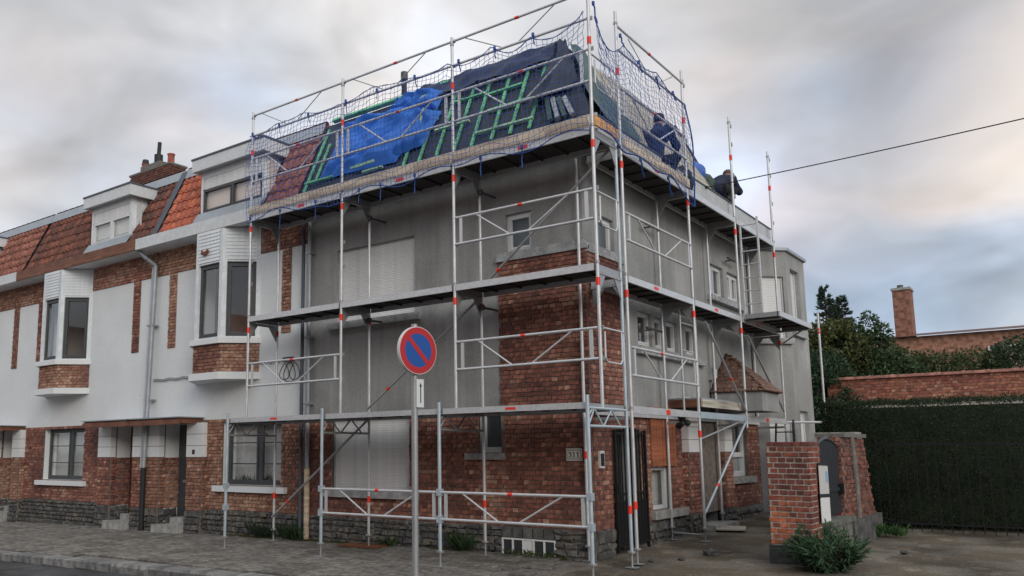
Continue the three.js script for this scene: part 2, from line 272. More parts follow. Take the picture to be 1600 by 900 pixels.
function stones(pieces, T, rects, holes, o = {}) { // rubble plinth: uneven courses of rough stones
  const { seed = 3, d = 0.05, z = 0.01 } = o, r = rngOf(seed);
  for (const [s0, t0, s1, t1] of rects) {
    let t = t0; while (t < t1 - 0.03) {
      let h = 0.085 + r() * 0.06; if (t1 - t - h < 0.07) h = t1 - t;
      let spans = [[s0, s1]]; for (const [a, b, c, e] of holes) if (b < t + h - 0.02 && e > t + 0.02) spans = cut(spans, a, c);
      for (const [a, b] of spans) { let x = a; while (x < b - 0.02) { let w = 0.11 + r() * r() * 0.22; if (b - x - w < 0.1) w = b - x; pieces.add(block(Math.round(w * 50) / 50 - 0.018, h - 0.02, d, 10 + Math.floor(r() * 9), 0.016), T.clone().multiply(new THREE.Matrix4().makeTranslation(x + w / 2, t + h / 2, z + (r() - 0.5) * 0.02)), Math.floor(r() * pieces.mats.length)); x += w; } }
      t += h;
    }
  }
}
function frameGeo(s0, s1, t0, t1, z, fw, dep, cols, rows) {
  const b = new MB(), f = (a, c, d, e) => b.box(a, c, d, e, z - dep / 2, z + dep / 2);
  f(s0, s1, t0, t0 + fw); f(s0, s1, t1 - fw, t1); f(s0, s0 + fw, t0 + fw, t1 - fw); f(s1 - fw, s1, t0 + fw, t1 - fw);
  for (const c of cols) f(s0 + (s1 - s0) * c - fw * 0.6, s0 + (s1 - s0) * c + fw * 0.6, t0 + fw, t1 - fw);
  return b;
}
function windowPart(parent, T, s0, t0, s1, t1, o = {}) { // window > pane, sill, curtain, glazing_bar
  const { z = -0.1, fw = 0.06, dep = 0.06, mat = m.whitePvc, cols = [], back = 'room', glass = m.glass, backZ = 0.22, bars = [], name = 'window', sash = 0 } = o;
  const g = frameGeo(s0, s1, t0, t1, z, fw, dep, cols, []);
  if (sash) { const ed = [0, ...cols, 1]; for (let k = 0; k + 1 < ed.length; k++) { const a = lerp(s0, s1, ed[k]) + fw * 0.8, b = lerp(s0, s1, ed[k + 1]) - fw * 0.8; g.geo(frameGeo(a, b, t0 + fw * 0.9, t1 - fw * 0.9, z + 0.012, sash, dep * 0.9, [], []).get()); } }
  const w = part(parent, name, at(g.get(), T), mat);
  const ed = [0, ...cols, 1];
  for (let k = 0; k + 1 < ed.length; k++) part(w, 'pane', at(bx(lerp(s0, s1, ed[k]) + fw * 0.6, lerp(s0, s1, ed[k + 1]) - fw * 0.6, t0 + fw * 0.7, t1 - fw * 0.7, z - 0.009, z - 0.003), T), glass);
  for (const q of bars) part(w, 'glazing_bar', at(bx(s0 + fw, s1 - fw, lerp(t0, t1, q) - 0.012, lerp(t0, t1, q) + 0.012, z - 0.014, z + 0.018), T), mat);
  if (back === 'room') { const q = new MB(), e = 0.3, x0 = s0 - e, x1 = s1 + e, y0 = t0 - e, y1 = t1 + e, za = -0.345, zb = za - (o.room || 1.8), p = (x, y, zz) => V(x, y, zz); q.quad(p(x0, y0, zb), p(x1, y0, zb), p(x1, y1, zb), p(x0, y1, zb)).quad(p(x0, y0, za), p(x0, y0, zb), p(x0, y1, zb), p(x0, y1, za)).quad(p(x1, y0, za), p(x1, y0, zb), p(x1, y1, zb), p(x1, y1, za)).quad(p(x0, y0, za), p(x1, y0, za), p(x1, y0, zb), p(x0, y0, zb)).quad(p(x0, y1, za), p(x1, y1, za), p(x1, y1, zb), p(x0, y1, zb)); part(w, 'room', at(q.get(), T), m.roomWall); } // walls, floor and ceiling of the room behind
  else if (back) part(w, 'curtain', at(bx(s0 - 0.25, s1 + 0.25, t0 - 0.2, t1 + 0.2, z - backZ - 0.03, z - backZ), T), back);
  return w;
}
function rollerShutter(parent, T, s0, t0, s1, t1, z = -0.1, mat = m.shutter, pitch = 0.042) { // window closed by a slatted shutter
  const b = new MB(), n = Math.round((t1 - t0) / pitch), h = (t1 - t0) / n;
  for (let k = 0; k < n; k++) { const y = t0 + k * h, a = V(s0, y, z - 0.004), c = V(s1, y, z - 0.004), zz = z + 0.003, e = 0.2 * h;
    b.quad(a, c, V(s1, y + e, zz), V(s0, y + e, zz)); b.quad(V(s0, y + e, zz), V(s1, y + e, zz), V(s1, y + h - e * 0.6, zz), V(s0, y + h - e * 0.6, zz)); b.quad(V(s0, y + h - e * 0.6, zz), V(s1, y + h - e * 0.6, zz), V(s1, y + h, z - 0.004), V(s0, y + h, z - 0.004)); }
  const w = part(parent, 'roller_shutter', at(b.get(), T), mat);
  part(w, 'guide_rail', at(bx(s0 - 0.001, s0 + 0.03, t0, t1, z + 0.009, z + 0.03), T), m.whitePvc); part(w, 'guide_rail', at(bx(s1 - 0.03, s1 + 0.001, t0, t1, z + 0.009, z + 0.03), T), m.whitePvc);
  return w;
}
const gy = (x, z) => 0.013 * (clamp(x, -30, -2) + 8) - 0.035 * Math.max(z, 0) + 0.03 * clamp(-z, 0, 14);
// ---------------------------------------------------------------- ground, road, pavement
{
  const grid = (x0, x1, nx, z0, z1, nz, f, zf = (x, t) => lerp(z0, z1, t)) => { const g = new THREE.PlaneGeometry(1, 1, nx, nz), P = g.attributes.position, U = g.attributes.uv; for (let k = 0; k < P.count; k++) { const x = lerp(x0, x1, P.getX(k) + 0.5), z = zf(x, 0.5 - P.getY(k)); P.setXYZ(k, x, f(x, z), z); U.setXY(k, x, z); } g.computeVertexNormals(); return g; };
  structure('ground', grid(-200, 200, 2, 120, -200, 2, () => -0.42), m.soil);
  const kz = (x) => 3.38 - 0.05 * (x + 6);
  structure('road', grid(-60, 60, 60, 3, 12.6, 12, (x, z) => gy(x, 3.4) - 0.14 + 0.012 * Math.min(z - 3.4, 4), (x, t) => lerp(kz(x) + 0.05, 12.6, t)), m.asphalt);
  structure('pavement', grid(-60, -0.15, 60, 0, 3, 8, (x, z) => gy(x, z) - 0.03, (x, t) => lerp(-0.25, kz(x) - 0.1, t)), m.mortarStone);
  structure('forecourt', grid(-0.15, 60, 90, 3, -30, 80, (x, z) => gy(x, z) + 0.035 * (fbm(x * 1.3, z * 1.3, 4, 4) - 0.5) - 0.012 - 0.02 * smooth(0.4, 3, z), (x, t) => lerp(kz(x) - 0.1, -30, t)), m.court);
  structure('far_pavement', grid(-60, 60, 2, 12.6, 14.6, 2, () => -0.05), m.kerb);
  // kerb stones
  const kerb = new THREE.Group(); kerb.name = 'kerb'; kerb.userData.kind = 'structure'; scene.add(kerb);
  const ks = new Pieces(kerb, 'kerb_stone', palette([[0.22, 0.215, 0.205], [0.19, 0.185, 0.18], [0.25, 0.245, 0.235]], 0.9, tBrick), 60);
  for (let x = -24; x < 12; x += 1.0) { const g = block(0.985, 0.16, 0.30, 20 + Math.floor(rr(0, 3)), 0.02); ks.add(g, new THREE.Matrix4().makeTranslation(x + 0.5, gy(x, 3.3) - 0.155, kz(x + 0.5) + 0.03).multiply(new THREE.Matrix4().makeRotationY(-0.05 * 0 + Math.atan(0.05))).multiply(new THREE.Matrix4().makeTranslation(0, 0.08, -0.15)), Math.floor(rr(0, 3))); }
  ks.done();
  // pavement slabs: squares of 0.3 m
  const pv = new THREE.Group(); pv.name = 'pavement_slabs'; pv.userData.kind = 'structure'; scene.add(pv);
  const sl = new Pieces(pv, 'slab', slabGrey, 290), flat = new THREE.Matrix4().makeRotationX(-Math.PI / 2);
  for (let r = 0; r < 11; r++) for (let c = 0; c < 68; c++) {
    const x = -0.4 - c * 0.302 - (r % 2) * 0.15, z = 0.20 + r * 0.302; if (z > kz(x) - 0.3 || (x > -0.9 + 0.35 * (1.6 - z) && z < 1.9 && rnd() < 0.75)) continue;
    const t = 0.003;
    sl.add(block(0.292, 0.292, 0.03, 30 + Math.floor(rr(0, 5)), 0.006), new THREE.Matrix4().makeTranslation(x, gy(x, z) - 0.028 + rr(-t, t), z).multiply(new THREE.Matrix4().makeRotationFromEuler(new THREE.Euler(0.035 + rr(-0.008, 0.008), 0, 0.013 + rr(-0.008, 0.008)))).multiply(flat), Math.floor(clamp(rnd() * 0.7 + (fbm(x * 0.9, z * 0.9, 3, 3) - 0.5) * 1.4 + 0.15, 0, 0.99) * 5));
  }
  sl.done();
}

// ---------------------------------------------------------------- mansard roofs
// a roof slope: x along the street, t up the slope from the eaves
const slopeOf = (y0, z0, y1, z1) => { const L = Math.hypot(y1 - y0, z1 - z0), uy = (y1 - y0) / L, uz = (z1 - z0) / L; return { L, P: (x, t, h = 0) => V(x, y0 + uy * t - uz * h, z0 + uz * t + uy * h), M: (x, t, h = 0) => new THREE.Matrix4().makeBasis(V(1, 0, 0), V(0, uy, uz), V(0, -uz, uy)).setPosition(x, y0 + uy * t - uz * h, z0 + uz * t + uy * h) }; };
const tileGeo = (() => { // pantile 0.21 x 0.34: S section, thick lower edge
  const out = []; for (let q = 0; q < 3; q++) { const b = new MB(), r = rngOf(q + 40), w = 0.215, l = 0.35, n = 7, h = (u) => 0.022 * Math.sin(u * Math.PI * 2 - 0.6) + 0.012 * Math.cos(u * Math.PI * 4), j = (r() - 0.5) * 0.008;
    for (let k = 0; k < n; k++) { const a = k / n, c = (k + 1) / n, xa = (a - 0.5) * w, xc = (c - 0.5) * w; b.quad(V(xa, 0, h(a) + 0.038 + j), V(xc, 0, h(c) + 0.038), V(xc, l, h(c) + 0.006), V(xa, l, h(a) + 0.006 + j)); b.quad(V(xa, 0, h(a) + 0.012), V(xc, 0, h(c) + 0.012), V(xc, 0, h(c) + 0.038), V(xa, 0, h(a) + 0.038 + j)); }
    for (let k = 0; k < b.uv.length; k += 2) { b.uv[k] = b.p[k / 2 * 3] * 2 + q * 0.3; b.uv[k + 1] = b.p[k / 2 * 3 + 1] * 2 + q * 0.37; } out.push(b.get()); } return out; })();
function tiles(parent, sl, x0, x1, t0, t1, mats, seed, skip) {
  const r = rngOf(seed), p = new Pieces(parent, 'roof_tile', mats), nr = Math.round((t1 - t0) / 0.285), rh = (t1 - t0) / nr, nc = Math.round((x1 - x0) / 0.2), cw = (x1 - x0) / nc;
  for (let k = 0; k < nr; k++) for (let c = 0; c < nc; c++) { const x = x0 + (c + 0.5) * cw, t = t0 + k * rh; if (skip && skip(x, t)) continue; p.add(tileGeo[Math.floor(r() * 3)], sl.M(x, t, 0.004 + r() * 0.004).multiply(new THREE.Matrix4().makeRotationZ((r() - 0.5) * 0.02)), Math.floor(r() * mats.length)); }
  p.done();
}
const SL = slopeOf(6.72, 0.36, 8.46, -0.46);

// ---------------------------------------------------------------- grey corner house
const SIDE = faceT(0, 0, 90), FRONT = new THREE.Matrix4();
const house = thing('corner_house', 'grey rendered corner house with brick corner, its roof stripped under blue sheeting', 'house');
{
  const H = house;
  const upW = [-5.37, 4.16, -3.42, 5.58], loW = [-5.43, 1.0, -3.55, 2.32], smU = [-1.47, 4.95, -0.96, 5.6], smL = [-2.06, 1.66, -1.58, 2.37];
  part(H, 'wall', panel(rect(-6.12, -0.3, -0.04, 6.5), [upW, loW, smU, smL], -0.3, 0), m.greyRender);
  const sU = [0.55, 4.80, 1.10, 5.48], w4 = [[1.9, 3.48, 2.5, 4.07], [2.62, 3.48, 3.06, 4.04], [3.14, 3.48, 3.68, 4.04], [4.08, 3.5, 4.62, 4.05]], uR = [[5.47, 4.87, 6.42, 5.55], [6.66, 4.92, 7.48, 5.53]];
  const gateO = [0.72, 0.0, 1.66, 2.02], lowW = [2.06, 0.68, 2.88, 1.4], door = [4.18, 0.2, 5.32, 2.3], rW = [5.86, 1.12, 7.18, 2.3];
  part(H, 'wall', at(panel(rect(0.3, -0.3, 8.05, 6.5), [sU, ...w4, ...uR, gateO, lowW, door, rW], -0.34, -0.04), SIDE), m.greyRender);
  part(H, 'wall', bx(-0.34, -0.041, -0.3, 6.499, -0.3, -0.001), m.greyRender); // corner post
  // mortar beds behind the bricks
  const fr = [[-6.10, 0.5, -1.62, 2.4], [-1.62, 0.5, 0.0, 4.8]], holesF = [loW, smL];
  for (const q of fr) part(H, 'mortar_bed', panel(rect(...q), holesF.filter((h) => h[0] >= q[0] && h[2] <= q[2] + 0.05).map((h) => [h[0], h[1], Math.min(h[2], q[2] - 0.001), h[3]]), -0.02, 0.014), m.mortar);
  const sd = [[0.0, 0.5, 1.25, 4.75], [1.25, 0.5, 8.0, 2.4]], holesS = [gateO, lowW, door, rW, [2.05, 1.4, 3.1, 2.42]];
  part(H, 'mortar_bed', at(panel([[0.0, 0.5], [0.72, 0.5], [0.72, 2.02], [1.25, 2.02], [1.25, 4.75], [0.0, 4.75]], [], -0.05, 0.014), SIDE), m.mortar);
  part(H, 'mortar_bed', at(panel([[1.66, 0.5], [8.0, 0.5], [8.0, 2.4], [1.25, 2.4], [1.25, 2.02], [1.66, 2.02]], [lowW, door, rW], -0.05, 0.014), SIDE), m.mortar);
  const bk = new Pieces(H, 'brick', brickRed, 290);
  bricks(bk, FRONT, fr, holesF, { seed: 4 }); bricks(bk, SIDE, sd, holesS, { seed: 9 }); bk.done();
  // rubble plinth
  part(H, 'plinth_core', panel(rect(-6.10, -0.3, 0.01, 0.5), [], -0.02, 0.02), m.mortarStone);
  part(H, 'plinth_core', at(panel(rect(0.0, -0.3, 0.72, 0.5), [], -0.05, 0.02), SIDE), m.mortarStone); part(H, 'plinth_core', at(panel(rect(1.66, -0.3, 4.18, 0.5), [], -0.05, 0.02), SIDE), m.mortarStone); part(H, 'plinth_core', at(panel(rect(5.32, -0.3, 8.0, 0.5), [], -0.05, 0.02), SIDE), m.mortarStone);
  const vent = [-1.62, -0.2, -0.67, 0.5];
  const st = new Pieces(H, 'plinth_stone', stoneGrey, 160);
  stones(st, FRONT, [[-6.1, -0.1, 0.02, 0.5]], [vent], { seed: 8 }); stones(st, SIDE, [[0.0, -0.05, 0.7, 0.5], [1.68, 0.0, 4.15, 0.5]], [], { seed: 12 }); stones(st, SIDE, [[5.34, 0.1, 7.9, 0.42]], [], { seed: 14 }); st.done();
  { // cellar light with white painted joints
    const f = new MB(); for (let k = 0; k <= 5; k++) f.box(-1.62 + k * 0.19 - 0.012, -1.62 + k * 0.19 + 0.012, 0.06, 0.30, 0.02, 0.045); f.box(-1.632, -0.658, 0.30, 0.325, 0.02, 0.046); f.box(-1.632, -0.658, 0.04, 0.06, 0.02, 0.046); f.box(-1.225, -1.075, 0.07, 0.295, 0.02, 0.038);
    const v = part(H, 'cellar_light', f.get(), m.white);
    for (let k = 0; k < 5; k++) { part(v, 'paving_stone', bx(-1.61 + k * 0.19, -1.45 + k * 0.19, 0.335, 0.498, 0.02, 0.05), stoneGrey[k % 3]); if (k !== 2) part(v, 'opening', bx(-1.60 + k * 0.19, -1.45 + k * 0.19, 0.065, 0.295, 0.02, 0.026), m.ironGrey); }
  }
  // windows and shutters
  rollerShutter(H, FRONT, ...upW, -0.1); rollerShutter(H, FRONT, ...loW, -0.1);
  part(H, 'sill', bx(-5.56, -3.28, 4.02, 4.15, -0.1, 0.09), m.greyLedge); part(H, 'sill', bx(-5.62, -3.33, 0.86, 0.99, -0.1, 0.11), m.greyLedge); part(H, 'sill', bx(-2.3, -1.54, 1.55, 1.655, -0.1, 0.10), m.greyLedge);
  windowPart(H, FRONT, ...smU, { glass: m.frosted, sash: 0.035 }); windowPart(H, FRONT, ...smL, { glass: m.frosted, sash: 0.035 });
  windowPart(H, SIDE, ...sU, { z: -0.14, glass: m.frosted, sash: 0.035 });
  for (const w of w4) windowPart(H, SIDE, ...w, { z: -0.14, fw: 0.05, sash: 0.03 });
  windowPart(H, SIDE, ...uR[0], { z: -0.14, cols: [0.42], back: m.paleCurtainSkyTint, sash: 0.035 }); windowPart(H, SIDE, ...uR[1], { z: -0.14, cols: [0.5], sash: 0.035 });
  windowPart(H, SIDE, ...lowW, { z: -0.1, back: m.curtain, glass: m.glass, backZ: 0.12 });
  const lw = windowPart(H, SIDE, ...rW, { z: -0.1, cols: [], sash: 0.05 }); part(lw, 'transom', at(bx(5.92, 7.12, 1.52, 1.62, -0.13, -0.05), SIDE), m.whitePvc); part(lw, 'blind', at(bx(5.94, 7.1, 1.2, 1.52, -0.125, -0.112), SIDE), m.blind);
  part(H, 'sill', at(bx(1.76, 4.86, 3.31, 3.42, -0.15, 0.07), SIDE), m.greyLedge); part(H, 'sill', at(bx(5.36, 7.56, 4.73, 4.84, -0.15, 0.08), SIDE), m.greyLedge); part(H, 'sill', at(bx(1.98, 3.46, 0.53, 0.665, -0.1, 0.10), SIDE), m.concrete); part(H, 'sill', at(bx(5.8, 7.5, 0.98, 1.11, -0.1, 0.09), SIDE), m.concrete);
  // ledge over the brick corner
  part(H, 'ledge', new MB().geo(panel([[-1.66, 4.80], [0.05, 4.80], [0.05, 4.86], [-0.02, 4.945], [-1.6, 4.945]], [], -0.02, 0.06)).get(), m.greyLedge);
  part(H, 'ledge', at(panel([[-0.021, 4.752], [1.3, 4.752], [1.26, 4.90], [0.0, 4.90]], [], -0.05, 0.05), SIDE), m.greyLedge);
  // service door behind the iron gate, wooden panel, porch
  part(H, 'door', at(bx(0.66, 1.72, 0.0, 2.06, -0.40, -0.36), SIDE), m.anthraciteDoor);  // dark paint stands for the shade in the passage opening
  const wp = part(H, 'board_panel', at(bx(2.05, 3.1, 1.41, 2.42, 0.0, 0.03), SIDE), m.darkWood);
  for (let k = 0; k < 9; k++) part(wp, 'board', at(bx(2.055 + k * 0.116, 2.055 + k * 0.116 + 0.108, 1.405 + rr(-0.008, 0.008), 2.415, 0.03, 0.052 + rr(0, 0.006)), SIDE), m.plank);
  for (const [a, b] of [[3.47, 4.08], [5.36, 5.8]]) {
    const p = part(H, 'pilaster', at(bx(a, b, 0.1, 2.38, -0.03, 0.14), SIDE), m.mortar);
    const pb = new Pieces(p, 'brick', brickRed, 60); bricks(pb, SIDE.clone().multiply(new THREE.Matrix4().makeTranslation(0, 0, 0.13)), [[a, 0.55, b, 1.62]], [], { seed: 30 + a }); bricks(pb, faceT(0, -a, 0), [[-0.02, 0.55, 0.14, 1.62]], [], { seed: 33 + a }); pb.done();
    for (let k = 0; k < 3; k++) part(p, 'painted_block', at(bx(a - 0.012, b + 0.006, 1.64 + k * 0.232, 1.64 + k * 0.232 + 0.222, -0.02, 0.16), SIDE), m.white);
    const ps = new Pieces(p, 'stone', stoneGrey, 30); stones(ps, SIDE.clone().multiply(new THREE.Matrix4().makeTranslation(0, 0, 0.12)), [[a, 0.1, b, 0.54]], [], { seed: 51 + a }); stones(ps, faceT(0, -a, 0), [[-0.02, 0.1, 0.14, 0.54]], [], { seed: 52 }); ps.done();
  }
  const dr = part(H, 'door', at(bx(4.14, 5.36, 0.1, 2.3, -0.36, -0.30), SIDE), m.anthraciteDoor); part(dr, 'door_frame', at(bx(4.19, 4.31, 0.22, 2.3, -0.28, -0.1), SIDE), m.whitePvc); part(dr, 'glazed_panel', at(bx(4.5, 5.2, 1.4, 2.15, -0.299, -0.29), SIDE), m.glass); part(dr, 'handle', at(bx(4.42, 4.45, 1.05, 1.25, -0.3, -0.24), SIDE), m.alu);
  part(H, 'door_step', at(bx(4.1, 5.4, 0.0, 0.3, -0.3, 0.34), SIDE), m.concrete);
  const cn = part(H, 'flat_canopy', at(bx(3.1, 5.13, 2.56, 2.6, -0.03, 0.56), SIDE), m.zinc); part(cn, 'canopy_board', at(bx(3.07, 5.13, 2.43, 2.57, 0.561, 0.59), SIDE), m.rawBoard); part(cn, 'canopy_board', bx(-0.03, 0.56, 2.43, 2.57, -3.1, -3.07), m.darkWood);
  { // hipped porch roof with shingles
    const A = V(0, 3.70, -6.25), B = V(0, 2.80, -5.15), C = V(1.06, 2.80, -5.15), D = V(1.06, 2.80, -6.35), E2 = V(0, 2.80, -7.2), A2 = V(-0.03, 3.70, -6.35);
    const pr = part(H, 'porch_roof', new MB().tri(B, C, A).quad(C, D, A2, A).tri(D, E2, A2).get(), m.darkWood);
    part(pr, 'entablature', bx(0, 0.98, 2.42, 2.79, -6.3, -5.2), m.greyRender);
    const sh = new Pieces(pr, 'shingle', shingle, 200);
    const lay = (P0, P1, top, rows) => { const L = P0.distanceTo(P1), n = P1.clone().sub(P0).cross(top.clone().sub(P0)).normalize(), ex = P1.clone().sub(P0).normalize(), ey = n.clone().cross(ex); const h = top.clone().sub(P0), ht = h.dot(ey), hx = h.dot(ex);
      for (let k = 0; k < rows - 1; k++) { const t = k / rows, a = hx * t, b = L + (hx - L) * t, w = 0.125, c = Math.max(1, Math.round((b - a) / w)), off = (k % 2) * 0.5; for (let q = -1; q <= c; q++) { const x0 = a + (q + off) * (b - a) / c, x1 = x0 + (b - a) / c * 0.95; if (x0 < a - 0.03 || x1 > b + 0.03) continue; const mm = new THREE.Matrix4().makeBasis(ex, ey, n).setPosition(P0.clone().addScaledVector(ex, (x0 + x1) / 2).addScaledVector(ey, ht * t).addScaledVector(n, 0.012)); sh.add(shingleGeo, mm, Math.floor(rnd() * 4)); } } };
    const sg = new MB(); { const w = 0.06, l = 0.155; const f = [V(-w, 0.03, 0.012), V(-w * 0.55, 0.0, 0.012), V(w * 0.55, 0.0, 0.012), V(w, 0.03, 0.012), V(w, l, 0.0), V(-w, l, 0.0)]; for (let k = 1; k < 5; k++) sg.tri(f[0], f[k], f[k + 1]); for (let k = 0; k < 3; k++) sg.quad(f[k].clone().setZ(-0.004), f[k + 1].clone().setZ(-0.004), f[k + 1], f[k]); }
    var shingleGeo = sg.get();
    lay(B, C, A, 11); lay(C, D, A, 11); sh.done();
  }
  // wall lamp, intercom, number plate, vents, meter boxes
  const lamp = part(H, 'bulkhead_lamp', at(bx(5.17, 5.33, 3.06, 3.32, -0.04, 0.06), SIDE), m.greyLedge); part(lamp, 'diffuser', at(bx(5.2, 5.3, 3.1, 3.28, 0.06, 0.1), SIDE), m.whitePvc);
  const ic = part(H, 'intercom', at(bx(0.12, 0.27, 1.42, 1.68, 0.02, 0.06), SIDE), m.whitePvc); part(ic, 'screen', at(bx(0.135, 0.255, 1.45, 1.64, 0.06, 0.064), SIDE), m.black);
  part(H, 'meter_box', at(bx(4.66, 4.86, 1.02, 1.22, -0.295, -0.25), SIDE), m.alu); part(H, 'meter_box', at(bx(4.66, 4.86, 0.5, 0.7, -0.295, -0.25), SIDE), m.alu);
  const np = part(H, 'number_plate', bx(-0.43, -0.16, 1.53, 1.72, 0.03, 0.042), m.white); {
    const c = document.createElement('canvas'); c.width = 256; c.height = 180; const k = c.getContext('2d'); k.fillStyle = '#b9b6ae'; k.fillRect(0, 0, 256, 180); k.strokeStyle = '#4a4844'; k.lineWidth = 5; k.strokeRect(14, 28, 228, 122); k.fillStyle = '#d2d1cc'; k.fillRect(20, 33, 216, 112); k.fillStyle = '#15181c'; k.font = 'bold 112px serif'; k.textAlign = 'center'; k.textBaseline = 'middle'; k.fillText('311', 128, 92);
    const t = new THREE.CanvasTexture(c); t.colorSpace = THREE.SRGBColorSpace; const g = new THREE.PlaneGeometry(0.262, 0.182); g.translate(-0.295, 1.625, 0.0435); part(np, 'digits', g, new THREE.MeshStandardMaterial({ map: t, roughness: 0.4 }));
  }
  // eaves: boxed gutter on both streets
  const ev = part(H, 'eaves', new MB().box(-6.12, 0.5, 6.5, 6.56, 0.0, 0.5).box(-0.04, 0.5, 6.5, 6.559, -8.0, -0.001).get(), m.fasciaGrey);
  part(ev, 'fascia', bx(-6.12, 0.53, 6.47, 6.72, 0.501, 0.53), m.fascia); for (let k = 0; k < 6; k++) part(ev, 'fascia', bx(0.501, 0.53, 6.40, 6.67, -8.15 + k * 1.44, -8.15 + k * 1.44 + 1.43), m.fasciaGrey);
  part(ev, 'gutter_edge', bx(0.49, 0.545, 6.672, 6.70, -8.15, 0.49), m.lead);
  // stripped mansard: felt, counter battens, battens, ridge felt
  const V0 = 0.36, top = -0.46;
  const rf = part(H, 'roof', new MB().quad(V(-6.1, 6.72, V0), V(V0, 6.72, V0), V(top, 8.46, top), V(-6.1, 8.46, top)).quad(V(V0, 6.72, V0), V(V0, 6.72, -5.1), V(top, 8.46, -5.1), V(top, 8.46, top)).quad(V(-6.1, 8.46, top), V(top, 8.46, top), V(top, 8.5, -5.1), V(-6.1, 8.5, -5.1)).quad(V(V0, 6.72, -5.1), V(V0 - 2.5, 6.72, -5.1), V(V0 - 2.5, 8.5, -5.1), V(top, 8.46, -5.1)).quad(V(V0, 6.6, V0), V(V0, 6.6, -8), V(-6, 6.6, -8), V(-6, 6.6, V0)).get(), m.membrane);
  { // felt strip draped over the ridge, uneven lower edge
    const g = new THREE.PlaneGeometry(1, 1, 60, 6), P = g.attributes.position; for (let k = 0; k < P.count; k++) { const u = P.getX(k) + 0.5, w = P.getY(k) + 0.5, x = lerp(-3.75, -0.62, u), t0 = SL.L - 0.32 - 0.12 * noise3(x * 2.2, 1, 2), t = lerp(t0, SL.L + 0.1, w), q = SL.P(x + 0.06 * w, t, 0.05 + 0.09 * noise3(x * 4, w * 3, 7) + 0.03 * noise3(x * 11, w * 7, 9) + 0.03 * (1 - w)); P.setXYZ(k, q.x, q.y, q.z); } g.computeVertexNormals(); part(rf, 'ridge_felt', g, m.membraneBlue);
    const g2 = new THREE.PlaneGeometry(1, 1, 14, 14), P2 = g2.attributes.position; for (let k = 0; k < P2.count; k++) { const u = P2.getX(k) + 0.5, w = P2.getY(k) + 0.5, t = lerp(0.55, SL.L + 0.05, w), edge = lerp(0.2, -0.44, t / SL.L), x = lerp(-0.62 - 0.25 * (1 - w), edge + 0.03, u), q = SL.P(x, t + 0.25 * u * (1 - w), 0.045 + 0.13 * noise3(u * 4, w * 5, 3) + 0.05 * noise3(u * 9, w * 11, 6)); P2.setXYZ(k, q.x, q.y, q.z); } g2.computeVertexNormals(); part(rf, 'hip_felt', g2, m.membrane);
  }
  const slat = (x0, t0, x1, t1, w, mat, h = 0.03) => { const a = SL.P(x0, t0, 0.02), b = SL.P(x1, t1, 0.02), d = b.clone().sub(a), L = d.length(); d.normalize(); const n = SL.P(0, 0, 1).sub(SL.P(0, 0, 0)), s = d.clone().cross(n).normalize(), mm = new THREE.Matrix4().makeBasis(s, d, n).setPosition(a); return bx(-w / 2, w / 2, 0, L, 0, h).applyMatrix4(mm); };
  for (const [x, t0, t1] of [[-5.95, 0.08, 1.75], [-5.72, 0.3, 1.3], [-3.38, 0.05, 1.6], [-3.02, 0.05, 1.6], [-2.64, 0.06, 1.62], [-2.26, 0.06, 1.58], [-1.89, 0.06, 1.6], [-1.49, 0.1, 1.6], [-1.13, 0.12, 1.6], [-0.76, 0.12, 1.66]]) part(rf, 'counter_batten', slat(x, t0, x + rr(-0.03, 0.03), t1, 0.05, m.batten), m.batten);
  for (const [xa, xb, t, pale] of [[-2.68, -1.88, 1.33, 0], [-1.9, -1.14, 1.25, 0], [-1.75, -0.72, 0.82, 0], [-2.85, -2.1, 0.72, 1], [-1.85, -0.72, 0.34, 1], [-3.5, -3.1, 0.5, 1], [-3.2, -2.9, 1.05, 1], [-6.0, -5.2, 0.28, 0], [-4.4, -3.9, 0.16, 1], [-1.65, -1.2, 0.8, 1]]) part(rf, 'tile_batten', slat(xa, t, xb, t + rr(-0.02, 0.02), 0.04, m.batten, 0.055), pale ? m.battenPale : m.batten);
  for (const [xa, xb] of [[-5.9, -4.6], [-4.58, -3.3], [-3.28, -2.9]]) part(rf, 'ridge_batten', slat(xa, SL.L + 0.02, xb, SL.L + 0.02, 0.06, m.batten, 0.09), m.batten);
  for (let k = 0; k < 4; k++) part(rf, 'hip_board', slat(-0.34 + k * 0.13, 0.12, -0.52 + k * 0.11, 0.66 - k * 0.03, 0.075, m.zinc, 0.08), k % 2 ? m.zinc : m.tarpGreen);
  // board sheathing on the side slope
  { const s2 = (z, t, h = 0) => { const q = SL.P(0, t, h); return V(q.z, q.y, z); };
    for (let k = 0; k < 14; k++) { const za = -0.85 - k * 0.30, zb = za - 0.292, b = new MB(), tt = SL.L - 0.02 + rr(-0.05, 0.05); b.quad(s2(za, 0.05, 0.03), s2(zb, 0.05, 0.03), s2(zb, tt, 0.03), s2(za, tt, 0.03)); b.quad(s2(zb, 0.05, 0.0), s2(zb, tt, 0.0), s2(zb, tt, 0.03), s2(zb, 0.05, 0.03)); b.quad(s2(za, 0.05, 0.0), s2(za, 0.05, 0.03), s2(za, tt, 0.03), s2(za, tt, 0.0)); part(rf, 'sheathing_board', b.get(), m.rawBoard); }
    part(rf, 'verge_board', new MB().tube(s2(-5.08, 0, 0.04), s2(-5.08, SL.L, 0.04), 0.03, 6).get(), m.membrane);
